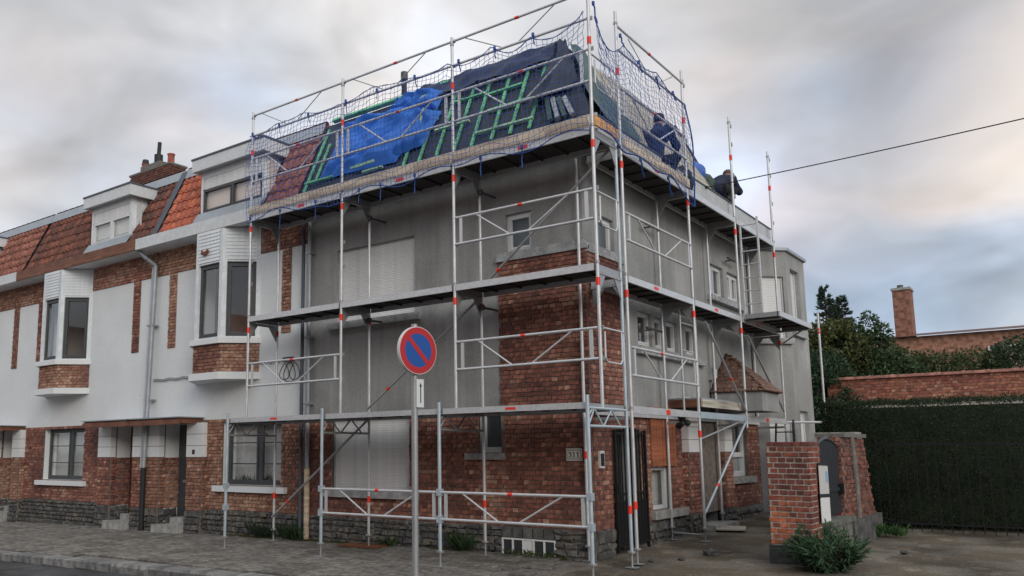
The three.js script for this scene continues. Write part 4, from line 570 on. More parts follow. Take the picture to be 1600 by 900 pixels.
{
  const { zi, zo, zb, y } = SC, S = fs;
  FX.forEach((x, k) => {
    standard(S, x, zo, y - 0.02, k === 3 ? 8.55 : 8.42, [4.02, 6.02, 7.58]);
    foot(S, x, zb, y + 0.14); foot(S, x, zi, 0);
    const leg = standard(S, x, zi, gy(x, zi) + 0.22, 6.24, [0.86, 4.02].slice(0, k === 3 ? 1 : 2), k === 3 ? m.galvBlue : m.alu);
    const bl = new MB(), q = (z, yy) => V(x, yy, z); bl.tube(q(zb, y - 0.03), q(zi, y - 0.03), 0.02, 10).tube(q(zb, y - 0.27), q(zi, y - 0.27), 0.02, 10); const w = zb - zi; for (const [a, b] of [[0.16, 0.38], [0.38, 0.6], [0.6, 0.84]].map(([p, r], n) => n % 2 ? [p, r] : [r, p])) bl.tube(q(zb - w * a, y - 0.27), q(zb - w * b, y - 0.03), 0.013, 8); bl.tube(q(zb, y - 0.14), q(zb - w * 0.12, y - 0.03), 0.016, 8).tube(q(zb - 0.01, y - 0.27), q(zb - w * 0.16, y - 0.03), 0.013, 8);
    part(S, 'lattice_beam', bl.get(), k === 3 ? m.galvBlue : m.galvDull);
    for (const l of [1, 2]) { part(S, 'transom', new MB().box(x - 0.02, x + 0.02, y + 2 * l - 0.15, y + 2 * l - 0.105, zi, zo).get(), m.galvDull); bracket(S, x, y + 2 * l - 0.15, zi + 0.024, 0, 1); bracket(S, x, y + 2 * l - 0.15, zo - 0.024, 0, -1); }
    const cl = new MB(); for (const yy of [0.70, 1.09]) cl.box(x - 0.035, x + 0.035, yy - 0.05, yy + 0.05, zb - 0.045, zb + 0.045); part(S, 'coupler', cl.get(), m.galvBlue);
    const hk = new MB(); for (const yy of [2.94, 3.37, 4.93, 5.37, 6.97, 7.46, 7.93, 8.36]) hk.box(x - 0.028, x + 0.05, yy - 0.03, yy + 0.03, zo - 0.035, zo - 0.02); part(S, 'rail_hook', hk.get(), m.galvDull);
  });
  for (let k = 0; k < 3; k++) {
    const a = FX[k] + 0.026, b = FX[k + 1] - 0.026, L = b - a;
    deck(S, V(a, 0, zi), V(1, 0, 0), V(0, 0, 1), L, zb - zi - 0.03, y + 0.045, { h: 0.085, sticker: k === 0 ? 0.46 : k === 2 ? 0.47 : undefined });
    deck(S, V(a, 0, zi - 0.02), V(1, 0, 0), V(0, 0, 1), L, zo - zi + 0.05, y + 2, {}); deck(S, V(a, 0, zi - 0.02), V(1, 0, 0), V(0, 0, 1), L, zo - zi + 0.05, y + 4, { h: 0.11, sticker: [0.55, 0.52, 0.5][k] });
    if (k > 0) guardFrame(S, V(FX[k], 0.70, zb), V(FX[k + 1], 0.70, zb), 0.39, { red: 0.5 });
    if (k !== 1) guardFrame(S, V(a, 2.94, zo), V(b, 2.94, zo), 0.43); if (k === 2) guardFrame(S, V(a, 4.93, zo), V(b, 4.93, zo), 0.43);
    guardFrame(S, V(a, 6.97, zo), V(b, 6.97, zo), 0.48, { red: 0.53 }); const up = guardFrame(S, V(a, 7.93, zo), V(b, 7.93, zo), 0.42, { plain: 1, red: 0.51 });
    part(up, 'diagonal', new MB().tube(V(lerp(a, b, 0.78), 8.33, zo), V(lerp(a, b, 0.5), 7.94, zo - 0.02), 0.009, 6).tube(V(lerp(a, b, 0.1), 8.33, zo), V(lerp(a, b, 0.4), 7.94, zo - 0.02), 0.009, 6).get(), m.galvDull);
    const tb = part(S, 'toe_board', bx(a, b, y + 4.005, y + 4.155, zo + 0.036, zo + 0.066), m.toe); part(tb, 'toe_board_hook', bx(lerp(a, b, 0.5), lerp(a, b, 0.5) + 0.02, y + 4, y + 4.17, zo + 0.031, zo + 0.07), m.galvDull);
  }
  const brace = (p, q, f) => { const o = part(S, 'diagonal_brace', new MB().tube(p, q, 0.021, 10).get(), m.galvDull); band(o, p, q, f, 0.021, 0.07); };
  brace(V(FX[0], 0.45, zi + 0.05), V(FX[1], 2.24, zi + 0.05), 0.18); brace(V(FX[1], 2.44, zi + 0.05), V(FX[2], 4.16, zi + 0.05), 0.2); brace(V(FX[2], 4.3, zi + 0.05), V(FX[3], 6.2, zi + 0.05), 0.15);
  // end guards at the corner
  for (const yy of [2.9, 4.85, 6.9]) { const x = SC.x3 + 0.02, g = new MB(), r = 0.014, z0 = zi + 0.05, z1 = zo - 0.05; g.path([V(x, yy + 0.47, z1 + 0.03), V(x, yy + 0.47, z0 - 0.03)], r, 8).path([V(x, yy + 0.42, z1 - 0.06), V(x, yy + 0.06, z1 - 0.06), V(x, yy, z1 - 0.12), V(x, yy, z0 + 0.1), V(x, yy + 0.06, z0 + 0.04), V(x, yy + 0.46, z0 + 0.04)], r, 8); part(S, 'end_guard', g.get(), m.alu); }
  part(S, 'toe_board', bx(SC.x3 + 0.03, SC.x3 + 0.055, y + 4.005, y + 4.155, zi, zo), m.orangeBoard);
  for (const [k, yy] of [[1, 4.1], [2, 4.06], [2, 6.0], [1, 6.0]]) tie(S, FX[k] + 0.06, yy - 0.06, zi + 0.06, FX[k] + 0.08, 0.0);
}
const ss = thing('scaffold', 'aluminium facade scaffold along the side wall above the forecourt', 'scaffold', [0, 0, 0]);
{
  const S = ss, y = SC.y, xo = 0.667, xi = 0.09, Z = [0.035, -2.66, -5.18, -7.8];
  standard(S, xo, Z[0], gy(xo, 0) + 0.2, 8.5, [0.9, 4.0, 6.0, 7.5]); foot(S, xo, Z[0], 0); standard(S, -0.07, 0.09, gy(0, 0) + 0.2, 6.24, [1.62]); foot(S, -0.07, 0.09, 0);
  standard(S, xo, Z[1], gy(xo, Z[1]) + 0.2, 8.5, [1.95, 4.02, 6.02, 7.55]); foot(S, xo, Z[1], 0); standard(S, xi, Z[1], gy(xi, Z[1]) + 0.2, 6.24, []); foot(S, xi, Z[1], 0);
  for (const k of [2, 3]) { standard(S, xo, Z[k], k === 3 ? 1.75 : 2.1, 8.42, [4.0, 6.0, 7.55]); standard(S, xi, Z[k], k === 2 ? gy(xi, Z[k]) + 0.2 : 2.2, 6.24, []); if (k === 2) foot(S, xi, Z[k], 0); }
  standard(S, 1.3, -8.6, 0.8, 4.72, [4.3]);
  for (const k of [1, 2, 3]) { const hk = new MB(); for (const yy of [6.75, 7.2, 7.85, 8.24]) hk.tube(V(xo - 0.02, yy, Z[k] - 0.07), V(xo + 0.02, yy, Z[k] - 0.07), 0.045, 10).tube(V(xo, yy, Z[k]), V(xo, yy, Z[k] - 0.08), 0.015, 6); part(S, 'rail_hook', hk.get(), m.galvDull); }
  for (let k = 0; k < 3; k++) {
    const a = Z[k] - 0.026, L = a - Z[k + 1] - 0.026, ex = V(0, 0, -1);
    for (const l of [1, 2]) deck(S, V(xi - 0.02, 0, a), ex, V(1, 0, 0), L, xo - xi + 0.045, y + 2 * l, { h: 0.1, sticker: l === 1 ? [0.36, 0.4, 0.35][k] : k === 0 ? 0.45 : undefined });
    const rl = part(S, 'ledger', new MB().box(xo - 0.02, xo + 0.02, y - 0.06, y + 0.05, a - L, a).box(xi - 0.015, xi + 0.015, y - 0.06, y + 0.03, a - L, a).get(), k === 1 ? m.galvBlue : m.alu); if (k !== 1) part(rl, 'red_band', bx(xo + 0.021, xo + 0.027, y - 0.045, y + 0.03, a - L * 0.46 - 0.15, a - L * 0.46), m.red);
    for (const q of [Z[k], Z[k + 1]]) if (q !== Z[0] || k === 0) { if (q === Z[k + 1] || k === 0) { for (const l of [0, 1, 2]) part(S, 'transom', bx(xi, xo, y + 2 * l - 0.15, y + 2 * l - 0.105, q - 0.02, q + 0.02), m.galvDull); bracket(S, xo - 0.024, y + 1.85, q, -1, 0); bracket(S, xi + 0.024, y + 3.85, q, 1, 0); bracket(S, xi + 0.024, y + 1.85, q, 1, 0); } }
  }
  const fr = (k, yy, h, o) => guardFrame(S, V(xo + 0.02, yy, Z[k] - 0.03), V(xo + 0.02, yy, Z[k + 1] + 0.03), h, o);
  fr(0, 2.78, 0.42, { red: 0.42 }); fr(0, 4.83, 0.42, { red: 0 }); fr(0, 6.82, 0.42, { red: 0.5 }); const up = fr(0, 7.86, 0.39, { plain: 1, red: 0.45 }); part(up, 'diagonal', new MB().tube(V(xo, 8.22, Z[0] - 0.45), V(xo, 7.87, Z[0] - 1.2), 0.009, 6).tube(V(xo, 8.22, Z[1] + 0.45), V(xo, 7.87, Z[1] + 1.1), 0.013, 6).get(), m.alu);
  const tb = part(S, 'toe_board', bx(xo + 0.03, xo + 0.055, y + 4.005, y + 4.155, Z[1], Z[0] - 0.03), m.toe);
  const brace = (p, q, f, mat) => { const o = part(S, 'diagonal_brace', new MB().tube(p, q, 0.022, 10).get(), mat); band(o, p, q, f, 0.022, 0.075); };
  brace(V(xo, 3.95, -3.2), V(xo, 2.42, -5.16), 0.62, m.galvDull); brace(V(xo, 3.95, -5.55), V(xo, 2.5, -7.75), 0.66, m.galvDull); brace(V(xo, 0.62, Z[1] - 0.05), V(xo, 2.25, Z[2]), 0.27, m.galvBlue); part(S, 'strut', new MB().tube(V(xo, 1.86, Z[1]), V(xo, 2.22, -4.9), 0.018, 8).get(), m.galvDull);
  part(S, 'ledger', new MB().tube(V(xo, 2.26, Z[3]), V(1.3, 2.26, -8.6), 0.024, 8).get(), m.alu);
  // platform bracketed out at the back, hatch frames, tube between feet
  deck(S, V(0.7, 0, -5.3), V(0, 0, -1), V(1, 0, 0), 2.4, 0.68, y + 2.06, { h: 0.1 }); part(S, 'platform_arm', new MB().tube(V(xo, y + 1.94, -5.5), V(1.36, y + 1.94, -5.5), 0.022, 8).tube(V(xo, y + 1.94, -7.55), V(1.36, y + 1.94, -7.55), 0.022, 8).tube(V(xo, y + 1.6, -7.55), V(1.2, y + 1.93, -7.55), 0.018, 8).get(), m.galvDull);
  part(S, 'foot_tie', new MB().tube(V(0.09, 0.28, Z[1]), V(0.66, 0.26, Z[1] - 0.02), 0.02, 8).get(), m.galvDull);
  const lad = new MB(); for (const z of [-2.95, -3.7]) lad.tube(V(0.3, 2.33, z), V(0.3, 4.2, z), 0.02, 8); for (const yy of [2.6, 3.45, 3.95]) lad.tube(V(0.3, yy, -2.95), V(0.3, yy, -3.7), 0.014, 8); part(S, 'hatch_frame', lad.get(), m.alu);
  for (const [yy, z] of [[3.75, -2.2], [5.62, -2.35], [5.75, -6.6]]) { const t = part(S, 'wall_tie', new MB().tube(V(0.12, yy, z - 0.35), V(0.12, yy, z + 0.3), 0.024, 8).tube(V(0.1, yy, z), V(-0.04, yy, z), 0.015, 6).get(), m.steelDark); }
  const hd = new MB(); for (let k = 0; k < 5; k++) hd.geo(new THREE.SphereGeometry(0.05 + 0.02 * rnd(), 8, 6), new THREE.Matrix4().makeTranslation(0.5 + rr(-0.1, 0.1), 2.15 + rr(-0.06, 0.08), Z[1] + 0.3 + rr(-0.12, 0.12))); part(S, 'strap_bundle', hd.get(), m.black);
}
{ // access ladder from the bracketed platform to the top deck
  const l = thing('ladder', 'aluminium rung ladder standing on the bracketed scaffold platform', 'ladder', [0.86, SC.y + 2.07, -5.42]);
  for (const x of [-0.17, 0.17]) part(l, 'stile', new MB().box(x - 0.014, x + 0.014, 0, 1.96, -0.03, 0.03).get(), m.alu); for (let k = 0; k < 7; k++) part(l, 'rung', new MB().tube(V(-0.16, 0.2 + k * 0.27, 0), V(0.16, 0.2 + k * 0.27, 0), 0.013, 8).get(), m.alu);
}

// ---------------------------------------------------------------- safety nets
function netMesh(P, nu, nv, r, jit, seed) { // P(u,v) -> point on the hung net
  const R = rngOf(seed), pt = []; for (let i = 0; i <= nu; i++) { pt.push([]); for (let j = 0; j <= nv; j++) { const q = P(i / nu, j / nv); q.x += (R() - 0.5) * jit; q.y += (R() - 0.5) * jit; q.z += (R() - 0.5) * jit; pt[i].push(q); } }
  const b = new MB(); for (let i = 0; i <= nu; i++) for (let j = 0; j <= nv; j++) { if (i < nu) b.tube(pt[i][j], pt[i + 1][j], r, 3, r, false); if (j < nv) b.tube(pt[i][j], pt[i][j + 1], r, 3, r, false); } return b.get();
}
function strapGeo(x, y, z, l, dx = 0, dz = 0) { const b = new MB(); const pts = []; for (let k = 0; k <= 5; k++) pts.push(V(x + dx * k / 5 + 0.012 * Math.sin(k * 1.7), y - l * k / 5, z + dz * k / 5 + 0.012 * Math.cos(k * 1.3))); for (let k = 0; k < 5; k++) { const s = V(0.014, 0, 0.004); b.quad(pts[k].clone().sub(s), pts[k].clone().add(s), pts[k + 1].clone().add(s), pts[k + 1].clone().sub(s)); } b.tube(V(x, y - 0.02, z), V(x, y + 0.035, z), 0.022, 6); return b.get(); }
{
  const { zo } = SC, top = 7.93, bot = 6.14, z = zo + 0.085;
  const n = thing('safety_net', 'blue mesh safety net hung along the street side of the top scaffold deck', 'net', [FX[0], 0, 0]);
  const x0 = FX[0] + 0.03, x1 = FX[3];
  const sag = (x) => { let s = 0; const t = [FX[0], FX[0] + 0.8, FX[0] + 1.6, FX[1], FX[1] + 0.85, FX[1] + 1.7, FX[2], FX[2] + 0.85, FX[2] + 1.55, FX[3]]; for (let k = 0; k + 1 < t.length; k++) if (x >= t[k] && x <= t[k + 1]) { const f = (x - t[k]) / (t[k + 1] - t[k]); s = 4 * f * (1 - f) * (k >= 6 ? 0.17 : 0.05); } return s; };
  const P = (u, v) => { const x = lerp(x0, x1, u), yb = bot + 0.04 * Math.sin(x * 5.1) + 0.05 * noise3(x * 2, 3, 4) - 0.12 * Math.exp(-(((x - FX[1]) / 0.5) ** 2)), yt = top - sag(x), out = 0.02 + 0.05 * Math.sin(Math.PI * v) + 0.05 * noise3(x * 1.7, v * 4, 8); return V(x - FX[0], lerp(yb, yt, v) + 0.05 * Math.sin(x * 3 + v * 5), z + out - 0.0 * v); };
  part(n, 'mesh', netMesh(P, 84, 19, 0.0042, 0.035, 7), m.netCord);
  const edge = (v) => { const l = []; for (let i = 0; i <= 90; i++) l.push(P(i / 90, v)); return l; }; part(n, 'edge_rope', new MB().path(edge(0), 0.007, 5).path(edge(1), 0.006, 5).get(), m.strap);
  for (const x of [FX[0] + 0.02, FX[0] + 0.8, FX[0] + 1.6, FX[1] + 0.1, FX[1] + 0.85, FX[1] + 1.7, FX[2] + 0.15, FX[2] + 0.85, FX[2] + 1.55]) part(n, 'tie_strap', strapGeo(x - FX[0], top + 0.02, zo + 0.03, rr(0.16, 0.3), rr(0, 0.05)), m.strap);
  for (const x of [FX[0] + 0.1, FX[0] + 0.95, FX[0] + 1.9, FX[1] + 0.5, FX[1] + 1.0, FX[1] + 1.75, FX[2] + 0.6, FX[2] + 1.35]) part(n, 'tie_strap', strapGeo(x - FX[0], bot + 0.05, z + 0.02, rr(0.2, 0.36)), m.strap);
  const s = thing('safety_net', 'blue mesh safety net hung around the corner and first side bay of the top deck', 'net', [0.75, 0, 1.0]);
  const path = [[0.76, zo + 0.02], [0.70, 0.05], [0.70, -2.45]], l0 = Math.hypot(path[1][0] - path[0][0], path[1][1] - path[0][1]), l1 = 2.5;
  const Q = (u, v) => { const d = u * (l0 + l1); let x, zz; if (d < l0) { const f = d / l0; x = lerp(path[0][0], path[1][0], f); zz = lerp(path[0][1], path[1][1], f); } else { const f = (d - l0) / l1; x = 0.70; zz = lerp(0.05, -2.45, f); } const ts = d < l0 ? 0.28 * 4 * (d / l0) * (1 - d / l0) : 0.12 * Math.abs(Math.sin((d - l0) * 2.5)) + 0.15 * smooth(2, 2.5, d - l0), yt = 7.9 - ts, yb = 6.2 - 0.22 * smooth(1.6, 2.5, d - l0) + 0.04 * Math.sin(d * 5); return V(x + 0.05 + 0.06 * Math.sin(Math.PI * v) + 0.05 * noise3(d * 2, v * 3, 5) - 0.75, lerp(yb, yt, v), zz - 1.0 - 0.25 * (1 - v) * smooth(1.8, 2.5, d - l0)); };
  part(s, 'mesh', netMesh(Q, 40, 19, 0.0036, 0.035, 9), m.netCord); const e2 = (v) => { const l = []; for (let i = 0; i <= 60; i++) l.push(Q(i / 60, v)); return l; }; const e3 = []; for (let j = 0; j <= 20; j++) e3.push(Q(1, j / 20)); part(s, 'edge_rope', new MB().path(e2(0), 0.012, 5).path(e2(1), 0.007, 5).path(e3, 0.014, 5).get(), m.strap);
  for (const [zz, y, l] of [[-0.6, 7.86, 0.2], [-1.3, 7.84, 0.22], [-2.0, 7.82, 0.16], [0.06, 8.05, 0.18], [-0.5, 6.2, 0.3], [-1.6, 6.18, 0.32], [0.95, 8.2, 0.34]]) part(s, 'tie_strap', strapGeo(0.0, y, zz - 1.0, l, 0.05), m.strap);
}
{ // blue tarpaulin over the bare battens
  const t = thing('tarpaulin', 'bright blue tarpaulin draped over the stripped street side roof', 'tarpaulin', [-5.6, 6.9, 0.4]);
  const drape = (c, nu, nv, h, seed) => { const g = new THREE.PlaneGeometry(1, 1, nu, nv), P = g.attributes.position; for (let k = 0; k < P.count; k++) { const u = P.getX(k) + 0.5, v = P.getY(k) + 0.5; const bx0 = lerp(c[0][0], c[1][0], u), bt = lerp(c[0][1], c[1][1], u), tx = lerp(c[3][0], c[2][0], u), tt = lerp(c[3][1], c[2][1], u); const edge = 0.05 * (noise3(u * 5, 1, seed) - 0.5) * (1 - v) + 0.05 * (noise3(v * 4, 5, seed) - 0.5), x = lerp(bx0, tx, v) + edge, tq = lerp(bt, tt, v) + 0.06 * (noise3(u * 6, 9, seed) - 0.5) * (1 - v) + 0.03 * (noise3(u * 5, 4, seed) - 0.5);
      const fold = 0.10 * Math.abs(Math.sin((u * 9 - v * 4) + 3 * noise3(u * 3, v * 3, seed))) + 0.05 * noise3(u * 11, v * 9, seed + 2) + 0.03 * Math.abs(noise3(u * 16 + v * 9, v * 22 - u * 5, seed + 3) - 0.5) + 0.012 * noise3(u * 34, v * 30, seed + 5) + 0.08 * Math.exp(-(((v - 0.78 - 0.1 * Math.sin(u * 5)) / 0.08) ** 2)) * (0.4 + noise3(u * 4, 2, seed)); const tp = clamp(Math.min(u, 1 - u, v, 1 - v) * 7), q = SL.P(x, tq, h * (0.5 + 0.5 * tp) + fold * (0.12 + 0.88 * tp)); P.setXYZ(k, q.x + 5.6, q.y - 6.9, q.z - 0.4); } g.computeVertexNormals(); return g; };
  part(t, 'sheet', drape([[-5.62, 0.28], [-3.6, 0.22], [-2.96, 1.68], [-5.45, 1.7]], 90, 60, 0.07, 3), m.tarp);
  part(t, 'loose_flap', drape([[-3.75, 0.3], [-3.05, 0.42], [-2.85, 1.2], [-3.35, 1.35]], 26, 26, 0.09, 8), m.tarp); part(t, 'ridge_fold', drape([[-4.2, 1.5], [-2.95, 1.3], [-2.9, 1.75], [-4.1, 1.82]], 40, 16, 0.13, 12), m.tarp);
  for (const [x, y, a, l] of [[-3.42, 1.58, 0.05, 0.4], [-3.15, 0.95, 1.2, 0.45], [-4.3, 0.2, 0.04, 0.6]]) { const q = SL.P(x, y, 0.2); part(t, 'holding_batten', new THREE.BoxGeometry(l, 0.05, 0.03).applyMatrix4(new THREE.Matrix4().makeTranslation(q.x + 5.6, q.y - 6.9, q.z - 0.4).multiply(new THREE.Matrix4().makeRotationZ(a))), m.battenPale); }
  const h = thing('tarpaulin', 'crumpled blue and green sheeting heaped at the side eaves beyond the boarded slope', 'tarpaulin', [0.1, 6.72, -5.3]);
  const lump = (s, sx, sy, sz, o) => { const g = new THREE.SphereGeometry(1, 28, 18), P = g.attributes.position; for (let k = 0; k < P.count; k++) { const d = V(P.getX(k), P.getY(k), P.getZ(k)), f = 0.75 + 0.5 * fbm(d.x * 2 + s, d.y * 2, d.z * 2, 3) - 0.05; P.setXYZ(k, d.x * sx * f + o[0], d.y * sy * f + o[1], d.z * sz * f + o[2]); } g.computeVertexNormals(); return g; };
  part(h, 'green_sheet', lump(2, 0.22, 0.42, 0.5, [0, 0.22, 0]), M([0.05, 0.085, 0.06], 0.7)); part(h, 'blue_sheet', lump(9, 0.2, 0.28, 0.3, [-0.1, 0.56, 0.3]), M([0.05, 0.14, 0.48], 0.6));
}

// ---------------------------------------------------------------- no parking sign
{
  const x = -1.24, z = 2.72, g = gy(x, z), s = thing('no_parking_sign', 'round blue and red no parking sign with white plate on a grey post', 'sign', [x, g, z], 1.36);
  part(s, 'post', new MB().tube(V(0, -0.3, 0), V(0, 3.42, 0), 0.044, 16).get(), m.galvDull); part(s, 'post_cap', new MB().tube(V(0, 3.42, 0), V(0, 3.435, 0), 0.046, 16).get(), m.galvDull);
  const disc = (r0, r1, z0, z1, sh) => { const S = sh || new THREE.Shape().absarc(0, 0, r1, 0, Math.PI * 2); if (r0) { const h = new THREE.Path(); h.absarc(0, 0, r0, 0, Math.PI * 2, true); S.holes.push(h); } const e = new THREE.ExtrudeGeometry(S, { depth: z1 - z0, bevelEnabled: false, curveSegments: 48 }); e.translate(0, 3.05 - g, z0); return e; };
  const red = M([0.50, 0.018, 0.022], 0.45), blue = M([0.008, 0.085, 0.36], 0.45);
  const d = part(s, 'disc', disc(0, 0.325, 0.06, 0.085), M([0.72, 0.68, 0.66], 0.5)); part(d, 'rim', disc(0.312, 0.328, 0.034, 0.062), M([0.72, 0.68, 0.66], 0.5)); part(d, 'red_ring', disc(0.23, 0.316, 0.0855, 0.088), red); part(d, 'blue_field', disc(0, 0.23, 0.0855, 0.087), blue);
  const bar = new THREE.BoxGeometry(0.47, 0.066, 0.002); bar.rotateZ(-Math.PI / 4).translate(0, 3.05 - g, 0.0885); part(d, 'red_bar', bar, red);
  part(s, 'clamp', new MB().box(-0.06, 0.06, 2.9 - g, 2.94 - g, -0.05, 0.06).box(-0.06, 0.06, 3.1 - g, 3.14 - g, -0.05, 0.06).get(), m.galvDull);
  const pl = part(s, 'plate', new MB().box(-0.02, 0.1, 2.28 - g, 2.66 - g, 0.05, 0.075).get(), m.whitePvc); const ar = new THREE.Shape(); ar.moveTo(-0.008, 0); ar.lineTo(0.008, 0); ar.lineTo(0.008, 0.22); ar.lineTo(0.022, 0.22); ar.lineTo(0, 0.275); ar.lineTo(-0.022, 0.22); ar.lineTo(-0.008, 0.22); part(pl, 'arrow', new THREE.ExtrudeGeometry(ar, { depth: 0.002, bevelEnabled: false }).translate(0.045, 2.34 - g, 0.0755), m.black);
}

// ---------------------------------------------------------------- forecourt: gates, brick piers, fence
{ // wrought iron gate at the side passage
  const g = thing('iron_gate', 'black wrought iron gate across the side door near the brick corner', 'gate', [0.075, gy(0, -1), -0.6], 0);
  const H = 1.9, W = 1.12, f = new MB(); for (const z of [0, -W]) f.box(-0.02, 0.02, 0.02, H, z - 0.02, z + 0.02); for (const y of [0.12, 0.78, 0.9, H - 0.06]) f.box(-0.012, 0.012, y - 0.018, y + 0.018, -W, 0); part(g, 'gate_frame', f.get(), m.iron);
  for (let k = 1; k < 10; k++) part(g, 'bar', bx(-0.009, 0.009, 0.1, H - 0.02 + 0.05 * Math.sin(k / 10 * Math.PI), -W * k / 10 - 0.009, -W * k / 10 + 0.009), m.iron); part(g, 'kick_sheet', bx(-0.006, 0.004, 0.13, 0.78, -W + 0.02, -0.02), m.iron); part(g, 'lock_box', bx(-0.03, 0.03, 0.92, 1.06, -0.12, -0.02), m.iron);
}
{
  const x0 = 2.22, x1 = 2.8, z1 = -0.96, z0 = -1.56, g = gy(x0, z1), p = thing('gate_pier', 'leaning red brick gate pier with white mortar and dark stone foot beside the shrub', 'pier', [x0, g, z1]);
  part(p, 'mortar_core', bx(0.012, x1 - x0 - 0.012, 0.25, 1.63, z0 - z1 + 0.012, -0.012), m.mortarPale); const bk = new Pieces(p, 'brick', brickOrange, 280); const tone = (s, t, r, n) => Math.floor(clamp(0.04 + r() * 0.42 + 0.62 * smooth(1.15, 0.55, t) * smooth(0.42, 0.1, s), 0, 0.99) * n), toneR = (s, t, r, n) => Math.floor(clamp(r() * 0.55, 0, 0.99) * n);
  bricks(bk, faceT(0, -0.012), [[0, 0.26, x1 - x0, 1.62]], [], { seed: 3, bh: 0.058, j: 0.017, d: 0.013, z: -0.004, toneFn: tone }); bricks(bk, faceT(x1 - x0 - 0.012, 0, 90), [[0, 0.26, z1 - z0, 1.62]], [], { seed: 6, bh: 0.058, j: 0.017, d: 0.013, z: -0.004, toneFn: toneR }); bricks(bk, faceT(0.012, z0 - z1, -90), [[0, 0.26, z1 - z0, 1.62]], [], { seed: 6, bh: 0.058, j: 0.017, d: 0.013, z: -0.004, toneFn: toneR }); bk.done();
  part(p, 'foot_stone', new THREE.BoxGeometry(x1 - x0 + 0.03, 0.3, z1 - z0 + 0.03, 2, 2, 2).translate((x1 - x0) / 2, 0.1, (z0 - z1) / 2), M([0.055, 0.055, 0.058], 0.8, 0, { map: tBrick }));
  const cap = new Pieces(p, 'cap_brick', brickOrange, 30); for (let k = 0; k < 5; k++) cap.add(block(0.11, 0.6, 0.06, 60 + k, 0.01), new THREE.Matrix4().makeTranslation(0.06 + k * 0.116, 1.625, -0.3).multiply(new THREE.Matrix4().makeRotationX(-Math.PI / 2)), k % 2); cap.done(); p.rotation.z = -0.012;
}
{ // boarded metal fence on a dwarf wall
  const x = 2.74, za = -1.58, zb = -2.98, g = gy(x, za), f = thing('boarded_fence', 'dark grey metal fence panel with arched top on a low stone wall', 'fence', [x, g, za]);
  part(f, 'dwarf_wall', bx(-0.14, 0.14, -0.1, 0.46, zb - za + 0.035, 0), m.mortarStone); part(f, 'coping', bx(-0.19, 0.2, 0.461, 0.53, zb - za + 0.035, 0.01), M([0.13, 0.14, 0.12], 0.9, 0, { map: rep(tGrain, 1) }));
  const n = 11, W = za - zb; for (let k = 0; k < n; k++) { const a = -k * W / n, h = 1.55 + 0.13 * Math.sin((k + 0.5) / n * Math.PI); part(f, 'board', bx(-0.012, 0.012, 0.58, h, a - W / n + 0.012, a - 0.006), m.ironGrey); } const arc = []; for (let k = 0; k <= 14; k++) arc.push(V(0, 1.57 + 0.14 * Math.sin(k / 14 * Math.PI), -k * W / 14)); part(f, 'top_rail', new MB().path(arc, 0.028, 8).get(), m.ironGrey); part(f, 'mid_rail', bx(0.013, 0.035, 0.92, 0.97, -W, 0), m.ironGrey); part(f, 'latch', bx(0.02, 0.08, 0.86, 1.02, -W + 0.1, -W + 0.2), m.iron);
  const nt = thing('notice_board', 'white paper notice with blue corner strapped to the grey fence panel', 'notice', [x + 0.1, g + 0.53, -1.31]); const sh = (y0, y1) => { const q = new MB(), w = 0.5; q.box(-0.004, 0.004, y0, y1, -w, 0); return q.get(); };
  const lean = new THREE.Matrix4().makeRotationX(-0.03); part(nt, 'lower_sheet', at(sh(0, 0.35), lean), m.white); part(nt, 'upper_sheet', at(sh(0.40, 0.8), lean), M([0.62, 0.61, 0.58], 0.6)); part(nt, 'blue_print', at(bx(0.0045, 0.006, 0.56, 0.72, -0.46, -0.34), lean), M([0.25, 0.45, 0.68], 0.6)); part(nt, 'strap', at(bx(-0.006, 0.007, 0.35, 0.4, -0.52, 0.02), lean), m.ironGrey); part(nt, 'top_bar', at(bx(-0.008, 0.008, 0.8, 0.84, -0.52, 0.02), lean), m.ironGrey);
}
